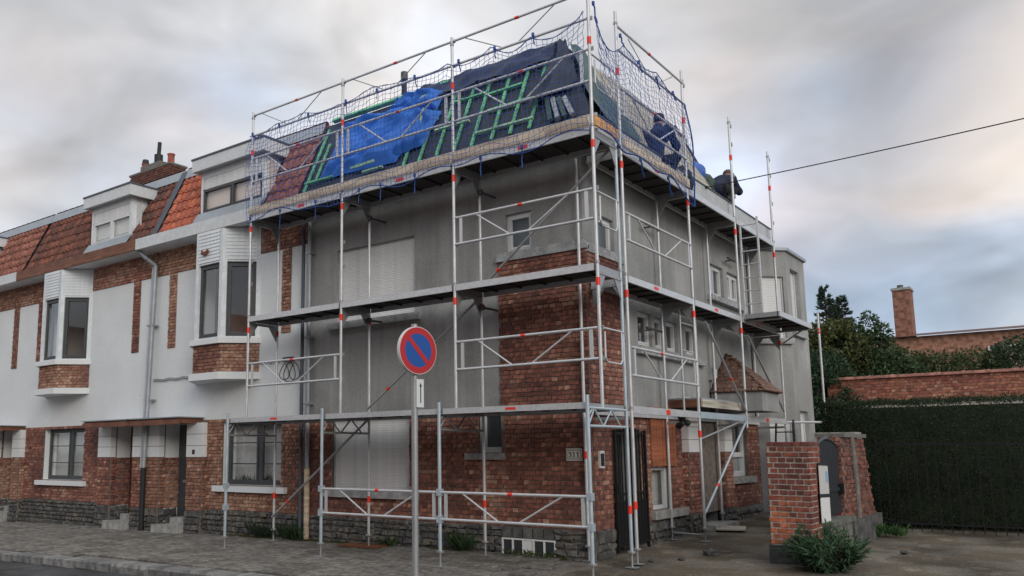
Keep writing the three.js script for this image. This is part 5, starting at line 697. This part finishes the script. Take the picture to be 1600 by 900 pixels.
{ // broken pier with rendered seam
  const x = 2.46, z = -2.95, g = gy(x, z), p = thing('garden_wall', 'weathered brick wall end with a crumbling sloped edge beside the dark hedge', 'wall', [x, g, z]);
  const L = (t) => 1.85 - 0.55 * smooth(0.4, 1.75, t) * t / 1.75; // length shrinks upwards
  const s = new THREE.Shape([[0, 0], [2.15, 0], [2.15, 0.35], [1.62, 1.68], [0, 1.72]].map(([a, b]) => new THREE.Vector2(a, b))); const core = new THREE.ExtrudeGeometry(s, { depth: 0.34, bevelEnabled: false }); core.rotateY(Math.PI / 2).translate(0.0, 0, 0); part(p, 'core', core, m.mortar);
  const bk = new Pieces(p, 'brick', brickRed, 200), r = rngOf(11); for (let k = 0; k < 18; k++) { const y = 0.42 + k * 0.072, len = y < 0.35 ? 2.15 : lerp(2.15, 1.62, (y - 0.35) / 1.33); for (let a = (k % 2) * 0.11; a < len - 0.12; a += 0.222) { const w = Math.min(0.21, len - a); if (a > 0.62 && a < 0.78) continue; bk.add(block(w, 0.058, 0.03, Math.floor(r() * 5), 0.006), faceT(0.33, 0, 90).multiply(new THREE.Matrix4().makeTranslation(a + w / 2, y, (r() - 0.5) * 0.03)), Math.floor(r() * 3.5)); } } bricks(bk, faceT(0, 0), [[0, 0.4, 0.34, 1.7]], [], { seed: 8 }); bk.done();
  part(p, 'render_seam', new MB().path([V(0.37, 0.4, -0.72), V(0.375, 0.9, -0.7), V(0.37, 1.3, -0.66), V(0.36, 1.7, -0.62)], 0.05, 7).get(), m.mortarStone); part(p, 'coping', bx(-0.03, 0.40, 1.7, 1.76, -1.62, 0.02), m.mortarStone); part(p, 'foot_stone', bx(-0.03, 0.45, -0.1, 0.41, -2.17, 0.003), stoneGrey[1]);
  const q = thing('stone_block', 'pale weathered stone block behind the brick wall end', 'stone', [2.0, gy(2, -5.2), -5.4]); part(q, 'block', new THREE.BoxGeometry(0.75, 1.75, 0.5, 3, 3, 3).translate(0.2, 0.87, 0), m.concrete);
}
// arched iron garden gate behind the pier
{ const g = thing('garden_gate', 'low grey iron garden gate with an arched top rail behind the brick pier', 'gate', [1.35, gy(1.4, -6.5), -6.5]); const a = []; for (let k = 0; k <= 12; k++) a.push(V(k / 12 * 1.1, 1.35 + 0.28 * Math.sin(k / 12 * Math.PI * 0.55), 0)); part(g, 'top_rail', new MB().path(a, 0.025, 8).get(), m.ironGrey); for (let k = 1; k < 12; k++) part(g, 'bar', new MB().tube(V(a[k].x, 0.1, 0), a[k], 0.009, 6).get(), m.ironGrey); part(g, 'bottom_rail', new MB().tube(V(0, 0.15, 0), V(1.1, 0.15, 0), 0.018, 6).get(), m.ironGrey); }
{ // step ladder frame leaning at the back
  const l = thing('ladder', 'dark folding step ladder leaning against the wall behind the brick pier', 'ladder', [0.75, gy(0.7, -7.4), -7.45]); for (const x of [-0.25, 0.25]) part(l, 'stile', new MB().tube(V(x, 0, 0.3), V(x * 0.7, 2.0, 0), 0.022, 6).get(), m.ironGrey); for (let k = 0; k < 5; k++) part(l, 'rung', new MB().tube(V(-0.24 + k * 0.015, 0.3 + k * 0.36, 0.26 - k * 0.05), V(0.24 - k * 0.015, 0.3 + k * 0.36, 0.26 - k * 0.05), 0.015, 6).get(), m.ironGrey);
}
{ // iron railing in front of the hedge
  const f = thing('iron_railing', 'black iron railing standing in front of the dark clipped hedge', 'fence', [2.85, gy(2.9, -5.3), -5.35]); part(f, 'rail', new MB().box(0, 7, 0.14, 0.17, -0.015, 0.015).box(0, 7, 1.5, 1.53, -0.015, 0.015).get(), m.iron); for (let k = 0; k < 46; k++) part(f, 'bar', bx(k * 0.152, k * 0.152 + 0.014, 0.02, 1.62, -0.007, 0.007), m.iron);
}
{ const b = thing('plank', 'loose wooden board lying on the forecourt by the entrance step', 'board', [0.5, gy(0.6, -4.3) + 0.03, -4.45], 0.3); part(b, 'board', new THREE.BoxGeometry(0.5, 0.025, 0.75), m.rawBoard); }
{ const b = thing('metal_plate', 'rusty metal plate lying on the pavement against the stone plinth', 'plate', [-4.35, gy(-4.3, 0.3) + 0.02, 0.32], 0.05); part(b, 'plate', new THREE.BoxGeometry(0.85, 0.014, 0.42).rotateX(0.035), m.rust); part(b, 'rim', new MB().box(-0.42, 0.42, 0.007, 0.02, 0.19, 0.205).get(), m.rust); }
for (const [x, z, s] of [[1.25, -1.25, 0.09], [1.05, -0.62, 0.04], [0.72, -0.3, 0.03], [3.6, -2.7, 0.045]]) { const g = new THREE.IcosahedronGeometry(s, 1), P = g.attributes.position; for (let k = 0; k < P.count; k++) { const f = 0.8 + 0.4 * hash3(Math.round(P.getX(k) * 999), Math.round(P.getY(k) * 999), Math.round(P.getZ(k) * 999)); P.setXYZ(k, P.getX(k) * f * 1.3, P.getY(k) * f * 0.7, P.getZ(k) * f); } g.computeVertexNormals(); const o = part(scene, numbered('rubble_stone'), g, stoneGrey[3]); o.position.set(x, gy(x, z) + s * 0.4, z); tag(o, 'loose dark stone lying on the bare forecourt ground', 'stone', 'stones on the forecourt'); }

// ---------------------------------------------------------------- plants
const dirOf = (R) => { const a = R() * 6.2832, c = R() * 2 - 1, s = Math.sqrt(1 - c * c); return V(s * Math.cos(a), c, s * Math.sin(a)); };
function crown(R, blobs, n, L, W, droop = 0.2) { const b = new MB(), tot = blobs.reduce((s, q) => s + q[3] * q[4] * q[5], 0); for (const [cx, cy, cz, rx, ry, rz] of blobs) { const c = Math.round(n * rx * ry * rz / tot); for (let k = 0; k < c; k++) { const d = dirOf(R), f = 0.55 + 0.5 * Math.pow(R(), 0.6), q = V(cx + d.x * rx * f, cy + d.y * ry * f, cz + d.z * rz * f), w = noise3(q.x * 2.2 + 40, q.y * 2.2 + 9, q.z * 2.2 + 20); if (w < 0.36) continue; const o = d.clone().multiplyScalar(0.6).add(dirOf(R).multiplyScalar(0.8)); o.y -= droop; o.normalize(); b.leaf(q, o, dirOf(R), L * (0.7 + 0.6 * R()), W * (0.7 + 0.6 * R())); } } return b.get(); }
function tree(name, label, x, z, trunkH, r, blobs, n, L, W, col, group, seed) { const t = thing(name, label, 'tree', [x, gy(x, z), z], 0, group), R = rngOf(seed), tr = new MB(); tr.tube(V(0, -0.3, 0), V(0.1, trunkH * 0.5, 0), r, 9, r * 0.75).tube(V(0.1, trunkH * 0.5, 0), V(0, trunkH, 0.1), r * 0.75, 9, r * 0.4); for (const q of blobs) tr.tube(V(0.05, Math.min(trunkH, q[1]) * 0.75, 0), V(q[0], q[1], q[2]), r * 0.35, 6, r * 0.1); part(t, 'trunk', tr.get(), m.bark); part(t, 'crown', crown(R, blobs, n, L, W), leafM(col)); return t; }
function conifer(label, x, z, h, w, n, col, seed) { // ragged tiers of drooping sprays
  const t = thing('conifer_tree', label, 'tree', [x, gy(x, z), z]), R = rngOf(seed), b = new MB(), br = new MB(); br.tube(V(0, -0.3, 0), V(0, h * 0.97, 0), 0.16, 8, 0.012);
  const limbs = 240; for (let k = 0; k < limbs; k++) { const f = Math.pow((k + R()) / limbs, 0.9), y = h * (0.1 + 0.89 * f), len = w * Math.pow(1 - f, 0.95) * (0.55 + 0.65 * R()) + 0.06, a = R() * 6.283, tip = V(Math.cos(a) * len, y + len * (0.35 - 0.5 * R()), Math.sin(a) * len), root = V(0, y - 0.1 * len, 0); br.tube(root, tip, 0.018, 4, 0.004, false);
    const c = Math.round(n / limbs * (0.3 + len)); for (let q = 0; q < c; q++) { const g = Math.sqrt(R()), p = root.clone().lerp(tip, g).add(dirOf(R).multiplyScalar(0.10 * (1.2 - f))), d = tip.clone().sub(root).normalize().add(dirOf(R).multiplyScalar(0.7)); d.y += 0.2; d.normalize(); b.leaf(p, d, dirOf(R), (0.10 + 0.10 * R()) * (1.1 - 0.4 * f), 0.035); } }
  part(t, 'trunk', br.get(), m.bark); part(t, 'crown', b.get(), leafM(col)); }
conifer('tall dark conifer with the highest pointed top behind the grey house', -0.3, -16.6, 6.25, 1.6, 20000, [0.05, 0.085, 0.058], 3);
conifer('lower dark conifer close beside the tallest conifer', 0.1, -16.9, 5.95, 1.3, 15000, [0.042, 0.07, 0.05], 4);
tree('leafy_tree', 'yellowish green bushy tree in front of the conifers', 0.0, -15.2, 3.2, 0.14, [[0, 3.4, 0, 0.9, 1.3, 1.0], [-0.4, 2.0, 0.3, 1.0, 1.4, 0.9], [0.55, 3.7, 0, 0.7, 1.0, 0.8], [0.1, 4.4, 0, 0.7, 0.55, 0.7]], 22000, 0.13, 0.07, [0.105, 0.115, 0.042], null, 12);
tree('leafy_tree', 'dark green bushy tree against the splayed end of the grey house', -0.1, -13.7, 2.6, 0.12, [[0, 2.0, 0, 0.9, 1.5, 1.0], [0.6, 1.6, 0.2, 0.9, 1.3, 0.8], [0.2, 3.0, 0, 0.8, 0.9, 0.8]], 19000, 0.11, 0.06, [0.05, 0.09, 0.048], null, 15);
tree('leafy_tree', 'mid green spreading tree behind the garden wall with whippy top shoots', 1.0, -15.6, 3.0, 0.14, [[0, 3.0, 0, 1.0, 1.5, 1.0], [-0.5, 4.0, 0.2, 0.6, 0.9, 0.6], [0.05, 4.6, 0, 0.28, 0.55, 0.28], [0.35, 4.2, 0, 0.3, 0.6, 0.3], [0.8, 3.0, 0, 0.7, 0.7, 0.7]], 21000, 0.12, 0.06, [0.065, 0.105, 0.048], null, 18);
tree('leafy_tree', 'rounded olive green tree behind the tiled wall coping', 2.5, -16.4, 2.8, 0.14, [[0, 2.7, 0, 1.3, 1.15, 1.1], [0.9, 2.9, 0, 0.9, 1.0, 0.9], [-0.7, 2.9, 0.2, 0.8, 1.1, 0.8]], 14000, 0.12, 0.06, [0.075, 0.098, 0.042], null, 21);
tree('leafy_tree', 'dark rounded tree at the far end of the garden wall', 5.0, -16.8, 3.0, 0.16, [[0, 3.0, 0, 1.5, 1.3, 1.2], [1.2, 2.6, 0, 1.1, 1.1, 0.9]], 13000, 0.13, 0.065, [0.05, 0.08, 0.042], null, 25);
{ // clipped yew hedge
  const h = thing('hedge', 'tall dark clipped hedge behind the brick wall end and iron railing', 'hedge', [1.85, gy(2, -6), -6.0]); const R = rngOf(77), b = new MB(), W = 11, H = 2.3, D = 1.7; part(h, 'shade_core', bx(0.12, W - 0.12, 0.1, H - 0.12, -D + 0.12, -0.12), M([0.03, 0.045, 0.025], 1));  // solid dark core, shade between the leaves put into its colour
  const face = (n, f) => { for (let k = 0; k < n; k++) { const [q, nr] = f(R(), R()); const w = noise3(q.x * 3, q.y * 3, q.z * 3 + 9) - 0.5; q.addScaledVector(nr, 0.06 * w + 0.06 * (R() - 0.6)); const d = nr.clone().multiplyScalar(0.5).add(dirOf(R)).normalize(); b.leaf(q, d, dirOf(R), 0.04 + 0.04 * R(), 0.018); } };
  face(34000, (u, v) => [V(Math.pow(u, 1.6) * W, v * H, 0), V(0, 0, 1)]); face(12000, (u, v) => [V(Math.pow(u, 1.3) * W, H, -v * D), V(0, 1, 0)]); face(9000, (u, v) => [V(0, v * H, -u * D), V(-1, 0, 0)]);
  part(h, 'foliage', b.get(), leafM([0.035, 0.055, 0.028]));
}
{ // evergreen spurge shrub at the pier
  const s = thing('leafy_shrub', 'evergreen shrub with narrow whorled leaves at the foot of the brick pier', 'shrub', [3.02, gy(3.0, -0.55), -0.62]), R = rngOf(31), st = new MB(), b = new MB();
  for (let k = 0; k < 120; k++) { const a = R() * 6.283, l = 0.06 + 0.46 * Math.sqrt(R()), tip = V(Math.cos(a) * l * 1.05, 0.11 + 0.52 * (1 - l * l * 2.2) * (0.55 + 0.5 * R()), Math.sin(a) * l * 0.85), base = V(tip.x * 0.3, 0, tip.z * 0.3), dir = tip.clone().sub(base).normalize(); st.tube(base, tip, 0.006, 5, 0.003);
    for (let q = 0; q < 30; q++) { const f = 0.08 + 0.92 * R(), p = base.clone().lerp(tip, f), d = dirOf(R); d.addScaledVector(dir, 0.55).normalize(); const n = dir.clone().cross(d).cross(d).normalize(); b.leaf(p, d, n, 0.09 + 0.06 * R(), 0.024); } }
  part(s, 'stem', st.get(), m.bark); part(s, 'foliage', b.get(), leafM([0.06, 0.12, 0.062]));
}
function weed(label, x, z, h, n, col, seed, w = 0.25, group) { const s = thing('weed_clump', label, 'plant', [x, gy(x, z), z], 0, group), R = rngOf(seed), b = new MB(); for (let k = 0; k < n; k++) { const a = R() * 6.283, p = V((R() - 0.5) * w, 0, (R() - 0.5) * w * 0.4), d = V(Math.cos(a) * 0.6, 0.5 + R() * 0.8, Math.sin(a) * 0.6).normalize(); b.leaf(p.addScaledVector(d, h * 0.4 * R()), d, V(Math.cos(a + 1.5), 0.3, Math.sin(a + 1.5)).normalize(), h * (0.35 + 0.65 * R()), 0.02 + 0.02 * R()); } part(s, 'leaves', b.get(), leafM(col)); }
weed('dark weed growing from the stone plinth under the white framed window', -7.3, 0.12, 0.36, 130, [0.035, 0.055, 0.03], 1, 0.5); weed('green weed clump at the foot of the zinc downpipe', -6.35, 0.16, 0.38, 150, [0.04, 0.075, 0.03], 2, 0.55); weed('green weed tuft against the plinth beside the rusty plate', -3.95, 0.14, 0.2, 60, [0.05, 0.085, 0.03], 3, 0.35); weed('leafy dark green weed against the plinth beside the white framed cellar light', -2.35, 0.13, 0.34, 110, [0.04, 0.08, 0.03], 4, 0.3);
weed('low bright weed growing below the white framed cellar light', -1.05, 0.12, 0.12, 120, [0.07, 0.10, 0.035], 5, 0.8); weed('bright green ivy clump at the foot of the weathered brick wall end', 3.05, -4.6, 0.22, 200, [0.05, 0.11, 0.035], 6, 0.5);
{ const R = rngOf(99), b = new MB(); for (let k = 0; k < 2600; k++) { const x = -R() * 8.2 - 0.4, z = 0.05 + 0.16 * R() * R(), p = noise3(x * 1.5, 3, 2); if (p < 0.42) continue; const a = R() * 6.28; b.leaf(V(x, gy(x, z) - 0.01, z), V(Math.cos(a) * 0.7, 0.7, Math.sin(a) * 0.7).normalize(), V(Math.sin(a), 0.2, -Math.cos(a)), 0.03 + 0.05 * R(), 0.014); } const o = part(scene, 'moss_and_grass', b.get(), leafM([0.07, 0.085, 0.03])); tag(o, 'grass and moss growing in the joint along the plinth', 'grass', null, 'stuff'); }

// ---------------------------------------------------------------- garden outbuilding wall, far house
{
  const w = thing('brick_outbuilding', 'low orange brick outbuilding with pink tiled coping behind the hedge', 'outbuilding', [0.3, gy(1, -13), -13.4]); const Y = 3.52 - gy(1, -13);
  part(w, 'wall', bx(0, 12, 0, Y, -2.5, -0.02), m.mortarPale); const p = new Pieces(w, 'brick', palette([[0.42, 0.17, 0.10], [0.36, 0.13, 0.085], [0.30, 0.10, 0.07], [0.48, 0.23, 0.15]], 0.9, tBrick), 200); bricks(p, faceT(0, -0.03), [[0, Y - 0.62, 12, Y]], [], { seed: 4, bw: 0.22, bh: 0.07 }); p.done();
  part(w, 'soldier_course_bed', bx(1.6, 12, Y - 0.9, Y - 0.62, -0.02, 0.005), m.mortarPale);
  for (let k = 0; k < 22; k++) part(w, 'coping_tile', new MB().box(k * 0.54 - 0.05, k * 0.54 + 0.48, Y, Y + 0.07, -0.4, 0.07).tube(V(k * 0.54 + 0.47, Y + 0.03, 0.08), V(k * 0.54 + 0.47, Y + 0.085, -0.4), 0.035, 6).get(), tileSalmon());
}
function tileSalmon() { return tileSalmon.m ??= M([0.50, 0.24, 0.19], 0.8, 0, { map: tBrick }); }
{
  const h = thing('distant_house', 'distant brown brick house with a tall chimney behind the garden trees', 'house', [-0.5, 0, -34]);
  part(h, 'wall', bx(-1.6, 14, 0, 6.9, -8, 0), brickBrown[3]); part(h, 'roof', new MB().quad(V(-1.8, 6.9, 0.3), V(14.2, 6.9, 0.3), V(13, 7.5, -4), V(-0.4, 7.5, -4)).tri(V(-1.8, 6.9, 0.3), V(-0.4, 7.5, -4), V(-1.8, 6.9, -8)).get(), tileDark[2]); const c = part(h, 'chimney', bx(-0.75, 0.0, 7.0, 9.3, -1.6, -0.6), brickBrown[1]); part(c, 'chimney_cap', bx(-0.8, 0.05, 9.3, 9.42, -1.65, -0.55), m.concrete); part(c, 'chimney_pot', new MB().tube(V(-0.45, 9.42, -1.1), V(-0.45, 9.62, -1.1), 0.14, 10).get(), m.steelDark);
  part(h, 'side_wing', bx(-3.6, -1.61, 0, 6.4, -6, -0.5), m.whiteRender); for (const x of [3, 6.5, 10]) windowPart(h, FRONT, x, 4.6, x + 1.2, 6.2, { z: 0.04, back: null });
}
// ---------------------------------------------------------------- houses across the street (mirrored in the panes)
for (let k = 0; k < 6; k++) {
  const x = -34 + k * 8.2, tone = [brickBrown[1], brickRed[0], m.whiteRender, brickRed[7], brickBrown[2], brickRed[1]][k], h = thing('opposite_house', ['brown brick house', 'red brick house', 'white rendered house', 'dull red brick house', 'pale brown brick house', 'dark red brick house'][k] + ' with a tiled roof across the street', 'house', [x, 0, 15.2]);
  const hh = 5.2 + (k % 3) * 0.4; part(h, 'wall', bx(0, 8.15, -0.4, hh, 0, 8), tone); part(h, 'roof', new MB().quad(V(-0.1, hh, -0.4), V(8.2, hh, -0.4), V(8.2, hh + 2.6, 4), V(-0.1, hh + 2.6, 4)).quad(V(8.2, hh, 8.4), V(-0.1, hh, 8.4), V(-0.1, hh + 2.6, 4), V(8.2, hh + 2.6, 4)).get(), [tileDark, tileRed, tileBrown][k % 3][0]);
  const T = faceT(8.15, 0, 180); for (const [s, t] of [[0.8, 1], [4.8, 1], [0.8, 3.4], [3, 3.4], [5.4, 3.4]]) windowPart(h, T, s, t, s + 1.3, t + 1.5, { z: 0.05, back: null, cols: [0.5] }); part(h, 'door', at(bx(3, 4, 0, 2.2, 0, 0.06), T), m.brownDoor);
}
{ // overhead cable
  const c = thing('overhead_cable', 'black overhead cable running from the grey house eaves across the street', 'cable', [0.56, 6.66, -4.0]); const pts = []; const a = V(0, 0, 0), b = V(13.0, -0.3, 2.6); for (let k = 0; k <= 40; k++) { const f = k / 40; pts.push(a.clone().lerp(b, f).add(V(0, -0.12 * 4 * f * (1 - f), 0))); } part(c, 'cable', new MB().path(pts, 0.0095, 6).get(), m.cable); part(c, 'insulator', new MB().tube(V(-0.1, 0, 0), V(0.02, 0, 0), 0.03, 8).get(), m.black);
}
// ---------------------------------------------------------------- people
function iso(c, half, N, sdf) { // mesh of the zero level of sdf inside a cube
  const mc = new MarchingCubes(N, m.black, false, false, 120000); mc.isolation = 0; const h = mc.halfsize, p = V(0, 0, 0);
  for (let k = 0; k < N; k++) for (let j = 0; j < N; j++) for (let i = 0; i < N; i++) { p.set(c.x + (i - h) / h * half, c.y + (j - h) / h * half, c.z + (k - h) / h * half); mc.field[k * N * N + j * N + i] = -sdf(p); }
  mc.update(); const n = mc.count, g = new THREE.BufferGeometry(), P = new Float32Array(n * 3), Q = new Float32Array(n * 3), U = new Float32Array(n * 2);
  for (let k = 0; k < n; k++) { P[3 * k] = mc.positionArray[3 * k] * half + c.x; P[3 * k + 1] = mc.positionArray[3 * k + 1] * half + c.y; P[3 * k + 2] = mc.positionArray[3 * k + 2] * half + c.z; const d = V(mc.normalArray[3 * k], mc.normalArray[3 * k + 1], mc.normalArray[3 * k + 2]).normalize(); Q.set([d.x, d.y, d.z], 3 * k); }
  g.setAttribute('position', new THREE.BufferAttribute(P, 3)); g.setAttribute('normal', new THREE.BufferAttribute(Q, 3)); g.setAttribute('uv', new THREE.BufferAttribute(U, 2)); return g;
}
const cap = (p, a, b, ra, rb) => { const bax = b.x - a.x, bay = b.y - a.y, baz = b.z - a.z, pax = p.x - a.x, pay = p.y - a.y, paz = p.z - a.z; const t = clamp((pax * bax + pay * bay + paz * baz) / (bax * bax + bay * bay + baz * baz + 1e-9)); return Math.hypot(pax - bax * t, pay - bay * t, paz - baz * t) - lerp(ra, rb, t); };
const smin = (a, b, k) => { const h = clamp(0.5 + 0.5 * (b - a) / k); return lerp(b, a, h) - k * h * (1 - h); };
const bones = (list, k = 0.05, grow = 0) => (p) => { let d = 9; for (const [a, b, ra, rb] of list) d = smin(d, cap(p, a, b, ra + grow, rb + grow), k); return d; };
function person(label, pos, J, look, cloth) {
  const g = thing('person', label, 'person', pos); const v = (q) => V(...q);
  const hip = v(J.hip), chest = v(J.chest), neck = v(J.neck), head = v(J.head), X = V(1, 0, 0);
  const torso = [[hip.clone().addScaledVector(X, -0.07), hip.clone().addScaledVector(X, 0.07), 0.12, 0.12], [hip, chest, 0.13, 0.14], [chest.clone().addScaledVector(X, -0.09), chest.clone().addScaledVector(X, 0.09), 0.125, 0.125], [chest, neck, 0.13, 0.07]], arms = [], legs = [], boots = [], hands = [];
  for (const s of [-1, 1]) {
    const sh = v(J.shoulder).setX(J.shoulder[0] * s), el = v(s < 0 ? J.elbowL : J.elbowR), wr = v(s < 0 ? J.wristL : J.wristR); arms.push([sh, el, 0.062, 0.048], [el, wr, 0.046, 0.034]); torso.push([chest.clone().addScaledVector(X, 0.1 * s), sh, 0.09, 0.068]);
    const hp = hip.clone().addScaledVector(X, 0.09 * s), kn = v(s < 0 ? J.kneeL : J.kneeR), an = v(s < 0 ? J.ankleL : J.ankleR); legs.push([hp, kn, 0.095, 0.066], [kn, an, 0.064, 0.044]); boots.push([an, an.clone().add(V(0, -0.04, -0.15)), 0.055, 0.042]);
    const d = wr.clone().sub(el).normalize(), side = d.clone().cross(V(0, 1, 0)).normalize(), palm = [[wr, wr.clone().addScaledVector(d, 0.085), 0.026, 0.03]], up = side.clone().cross(d); for (let f = 0; f < 4; f++) { const o = (f - 1.5) * 0.019, L = [0.062, 0.074, 0.07, 0.054][f], k0 = wr.clone().addScaledVector(d, 0.085).addScaledVector(side, o), k1 = k0.clone().addScaledVector(d, L * 0.55).addScaledVector(up, -0.012), k2 = k1.clone().addScaledVector(d, L * 0.35).addScaledVector(up, -0.03); palm.push([k0, k1, 0.0095, 0.009], [k1, k2, 0.009, 0.008]); }
    const t0 = wr.clone().addScaledVector(d, 0.03).addScaledVector(side, -s * 0.026), t1 = t0.clone().addScaledVector(d, 0.035).addScaledVector(side, -s * 0.028).addScaledVector(up, -0.01), t2 = t1.clone().addScaledVector(d, 0.03).addScaledVector(up, -0.012); palm.push([t0, t1, 0.013, 0.011], [t1, t2, 0.011, 0.009]); hands.push([wr.clone().addScaledVector(d, 0.08), palm]);
  }
  const f = v(look).normalize(), r = f.clone().cross(V(0, 1, 0)).normalize(), u = r.clone().cross(f), hp = (a, b, c) => head.clone().addScaledVector(r, a).addScaledVector(u, b).addScaledVector(f, c);
  const skull = (p) => { let d = cap(p, hp(0, 0.03, -0.015), hp(0, 0.035, 0.015), 0.088, 0.086); d = smin(d, cap(p, hp(0, -0.05, 0.03), hp(0, -0.085, 0.055), 0.062, 0.04), 0.04); return d; };
  const headF = (p) => { let d = skull(p); d = smin(d, cap(p, head.clone().addScaledVector(u, -0.06), neck, 0.052, 0.06), 0.03); d = smin(d, cap(p, hp(0, 0.012, 0.095), hp(0, -0.022, 0.112), 0.009, 0.015), 0.012); for (const s of [-1, 1]) { d = smin(d, cap(p, hp(0.085 * s, 0.015, -0.01), hp(0.09 * s, -0.03, -0.005), 0.018, 0.014), 0.012); d = Math.max(d, -(cap(p, hp(0.032 * s, 0.012, 0.105), hp(0.034 * s, 0.012, 0.1), 0.014, 0.014))); } d = Math.max(d, -cap(p, hp(-0.02, -0.062, 0.105), hp(0.02, -0.062, 0.105), 0.006, 0.006)); return d; };
  const all = [...torso, ...arms, ...legs, ...boots], mid = hip.clone().lerp(head, 0.5), body = bones(all.map(([a, b, c, d]) => [a, b, c * 0.86, d * 0.86]), 0.05);
  const skin = mergeGeometries([iso(mid, 0.95, 72, body), iso(head, 0.19, 64, headF), ...hands.map(([c, pl]) => iso(c, 0.13, 56, bones(pl, 0.008)))]);
  const o = part(g, 'body', skin, M([0.48, 0.27, 0.19], 0.6));
  const ruck = (p) => 0.012 * (fbm(p.x * 9, p.y * 9, p.z * 9, 2) - 0.5);
  const jb = bones([...torso, ...arms], 0.06, 0.016), tb = bones([...legs, torso[0]], 0.05, 0.012);
  part(g, 'jacket', iso(mid, 0.95, 96, (p) => jb(p) + ruck(p)), cloth.jacket); part(g, 'trousers', iso(mid, 0.95, 96, (p) => tb(p) + ruck(p)), cloth.trousers); part(g, 'boots', iso(mid.clone().setY(mid.y - 0.1), 0.95, 84, bones(boots, 0.02, 0.012)), m.black);
  const hatTop = (p) => Math.max(skull(p) - cloth.hatGrow, -(p.clone().sub(head).dot(u) * 1 - cloth.hatLine - 0.25 * p.clone().sub(head).dot(f) * cloth.hatTilt)); part(g, cloth.hatName, iso(head.clone().addScaledVector(u, 0.03), 0.16, 56, hatTop), cloth.hat);
  const ey = new MB(); for (const s of [-1, 1]) ey.geo(new THREE.SphereGeometry(0.011, 10, 8), new THREE.Matrix4().makeTranslation(...hp(0.033 * s, 0.012, 0.086).toArray())); part(g, 'eyes', ey.get(), m.black);
  return g;
}
const navy = M([0.012, 0.02, 0.07], 0.9), navyDark = M([0.018, 0.026, 0.06], 0.9), darkTr = M([0.012, 0.012, 0.014], 0.95);
person('roofer in dark navy jacket squatting on the top deck behind the blue net', [0.36, SC.y + 4.0, -2.15], { hip: [0, 0.36, 0.16], chest: [0, 0.86, 0.02], neck: [0, 1.09, -0.08], head: [0, 1.24, -0.15], shoulder: [0.2, 1.0, -0.04], elbowL: [-0.24, 0.74, -0.26], elbowR: [0.25, 0.74, -0.26], wristL: [-0.14, 0.72, -0.5], wristR: [0.16, 0.74, -0.5], kneeL: [-0.2, 0.58, -0.36], kneeR: [0.2, 0.56, -0.36], ankleL: [-0.16, 0.1, -0.08], ankleR: [0.17, 0.1, -0.06] }, [-0.25, -0.15, -1], { jacket: navy, trousers: darkTr, hat: M([0.02, 0.016, 0.014], 0.9), hatName: 'hair', hatGrow: 0.012, hatLine: -0.02, hatTilt: 2.2 });
person('roofer in navy jacket and grey knit cap crouching over the side gutter', [0.30, 6.70, -5.55], { hip: [0, 0.3, 0.2], chest: [0.02, 0.52, -0.12], neck: [0.03, 0.63, -0.28], head: [0.04, 0.74, -0.4], shoulder: [0.19, 0.58, -0.2], elbowL: [-0.2, 0.36, -0.44], elbowR: [0.24, 0.36, -0.46], wristL: [-0.05, 0.4, -0.72], wristR: [0.16, 0.5, -0.74], kneeL: [-0.17, 0.42, -0.3], kneeR: [0.19, 0.36, -0.3], ankleL: [-0.15, 0.1, 0.05], ankleR: [0.16, 0.1, 0.05] }, [0.1, -0.75, -1], { jacket: navyDark, trousers: darkTr, hat: M([0.10, 0.085, 0.08], 0.95), hatName: 'knit_cap', hatGrow: 0.016, hatLine: 0.0, hatTilt: 0.6 });
{ const b = thing('tool_bag', 'black tool bag on the top scaffold deck beside the squatting roofer', 'bag', [0.42, SC.y + 4.0, -3.1]); const g = new THREE.SphereGeometry(1, 24, 16), P = g.attributes.position; for (let k = 0; k < P.count; k++) { const y = P.getY(k), f = 0.9 + 0.25 * fbm(P.getX(k) * 2, y * 2, P.getZ(k) * 2, 3); P.setXYZ(k, P.getX(k) * 0.2 * f, Math.max(0.0, (y * 0.5 + 0.5) * 0.56 * f), P.getZ(k) * 0.26 * f); } g.computeVertexNormals(); part(b, 'bag', g, darkTr); const h = []; for (let k = 0; k <= 10; k++) h.push(V(0.02, 0.5 + 0.1 * Math.sin(k / 10 * Math.PI), -0.12 + 0.24 * k / 10)); part(b, 'handle', new MB().path(h, 0.012, 6).get(), m.black); }

renderer.render(scene, camera);
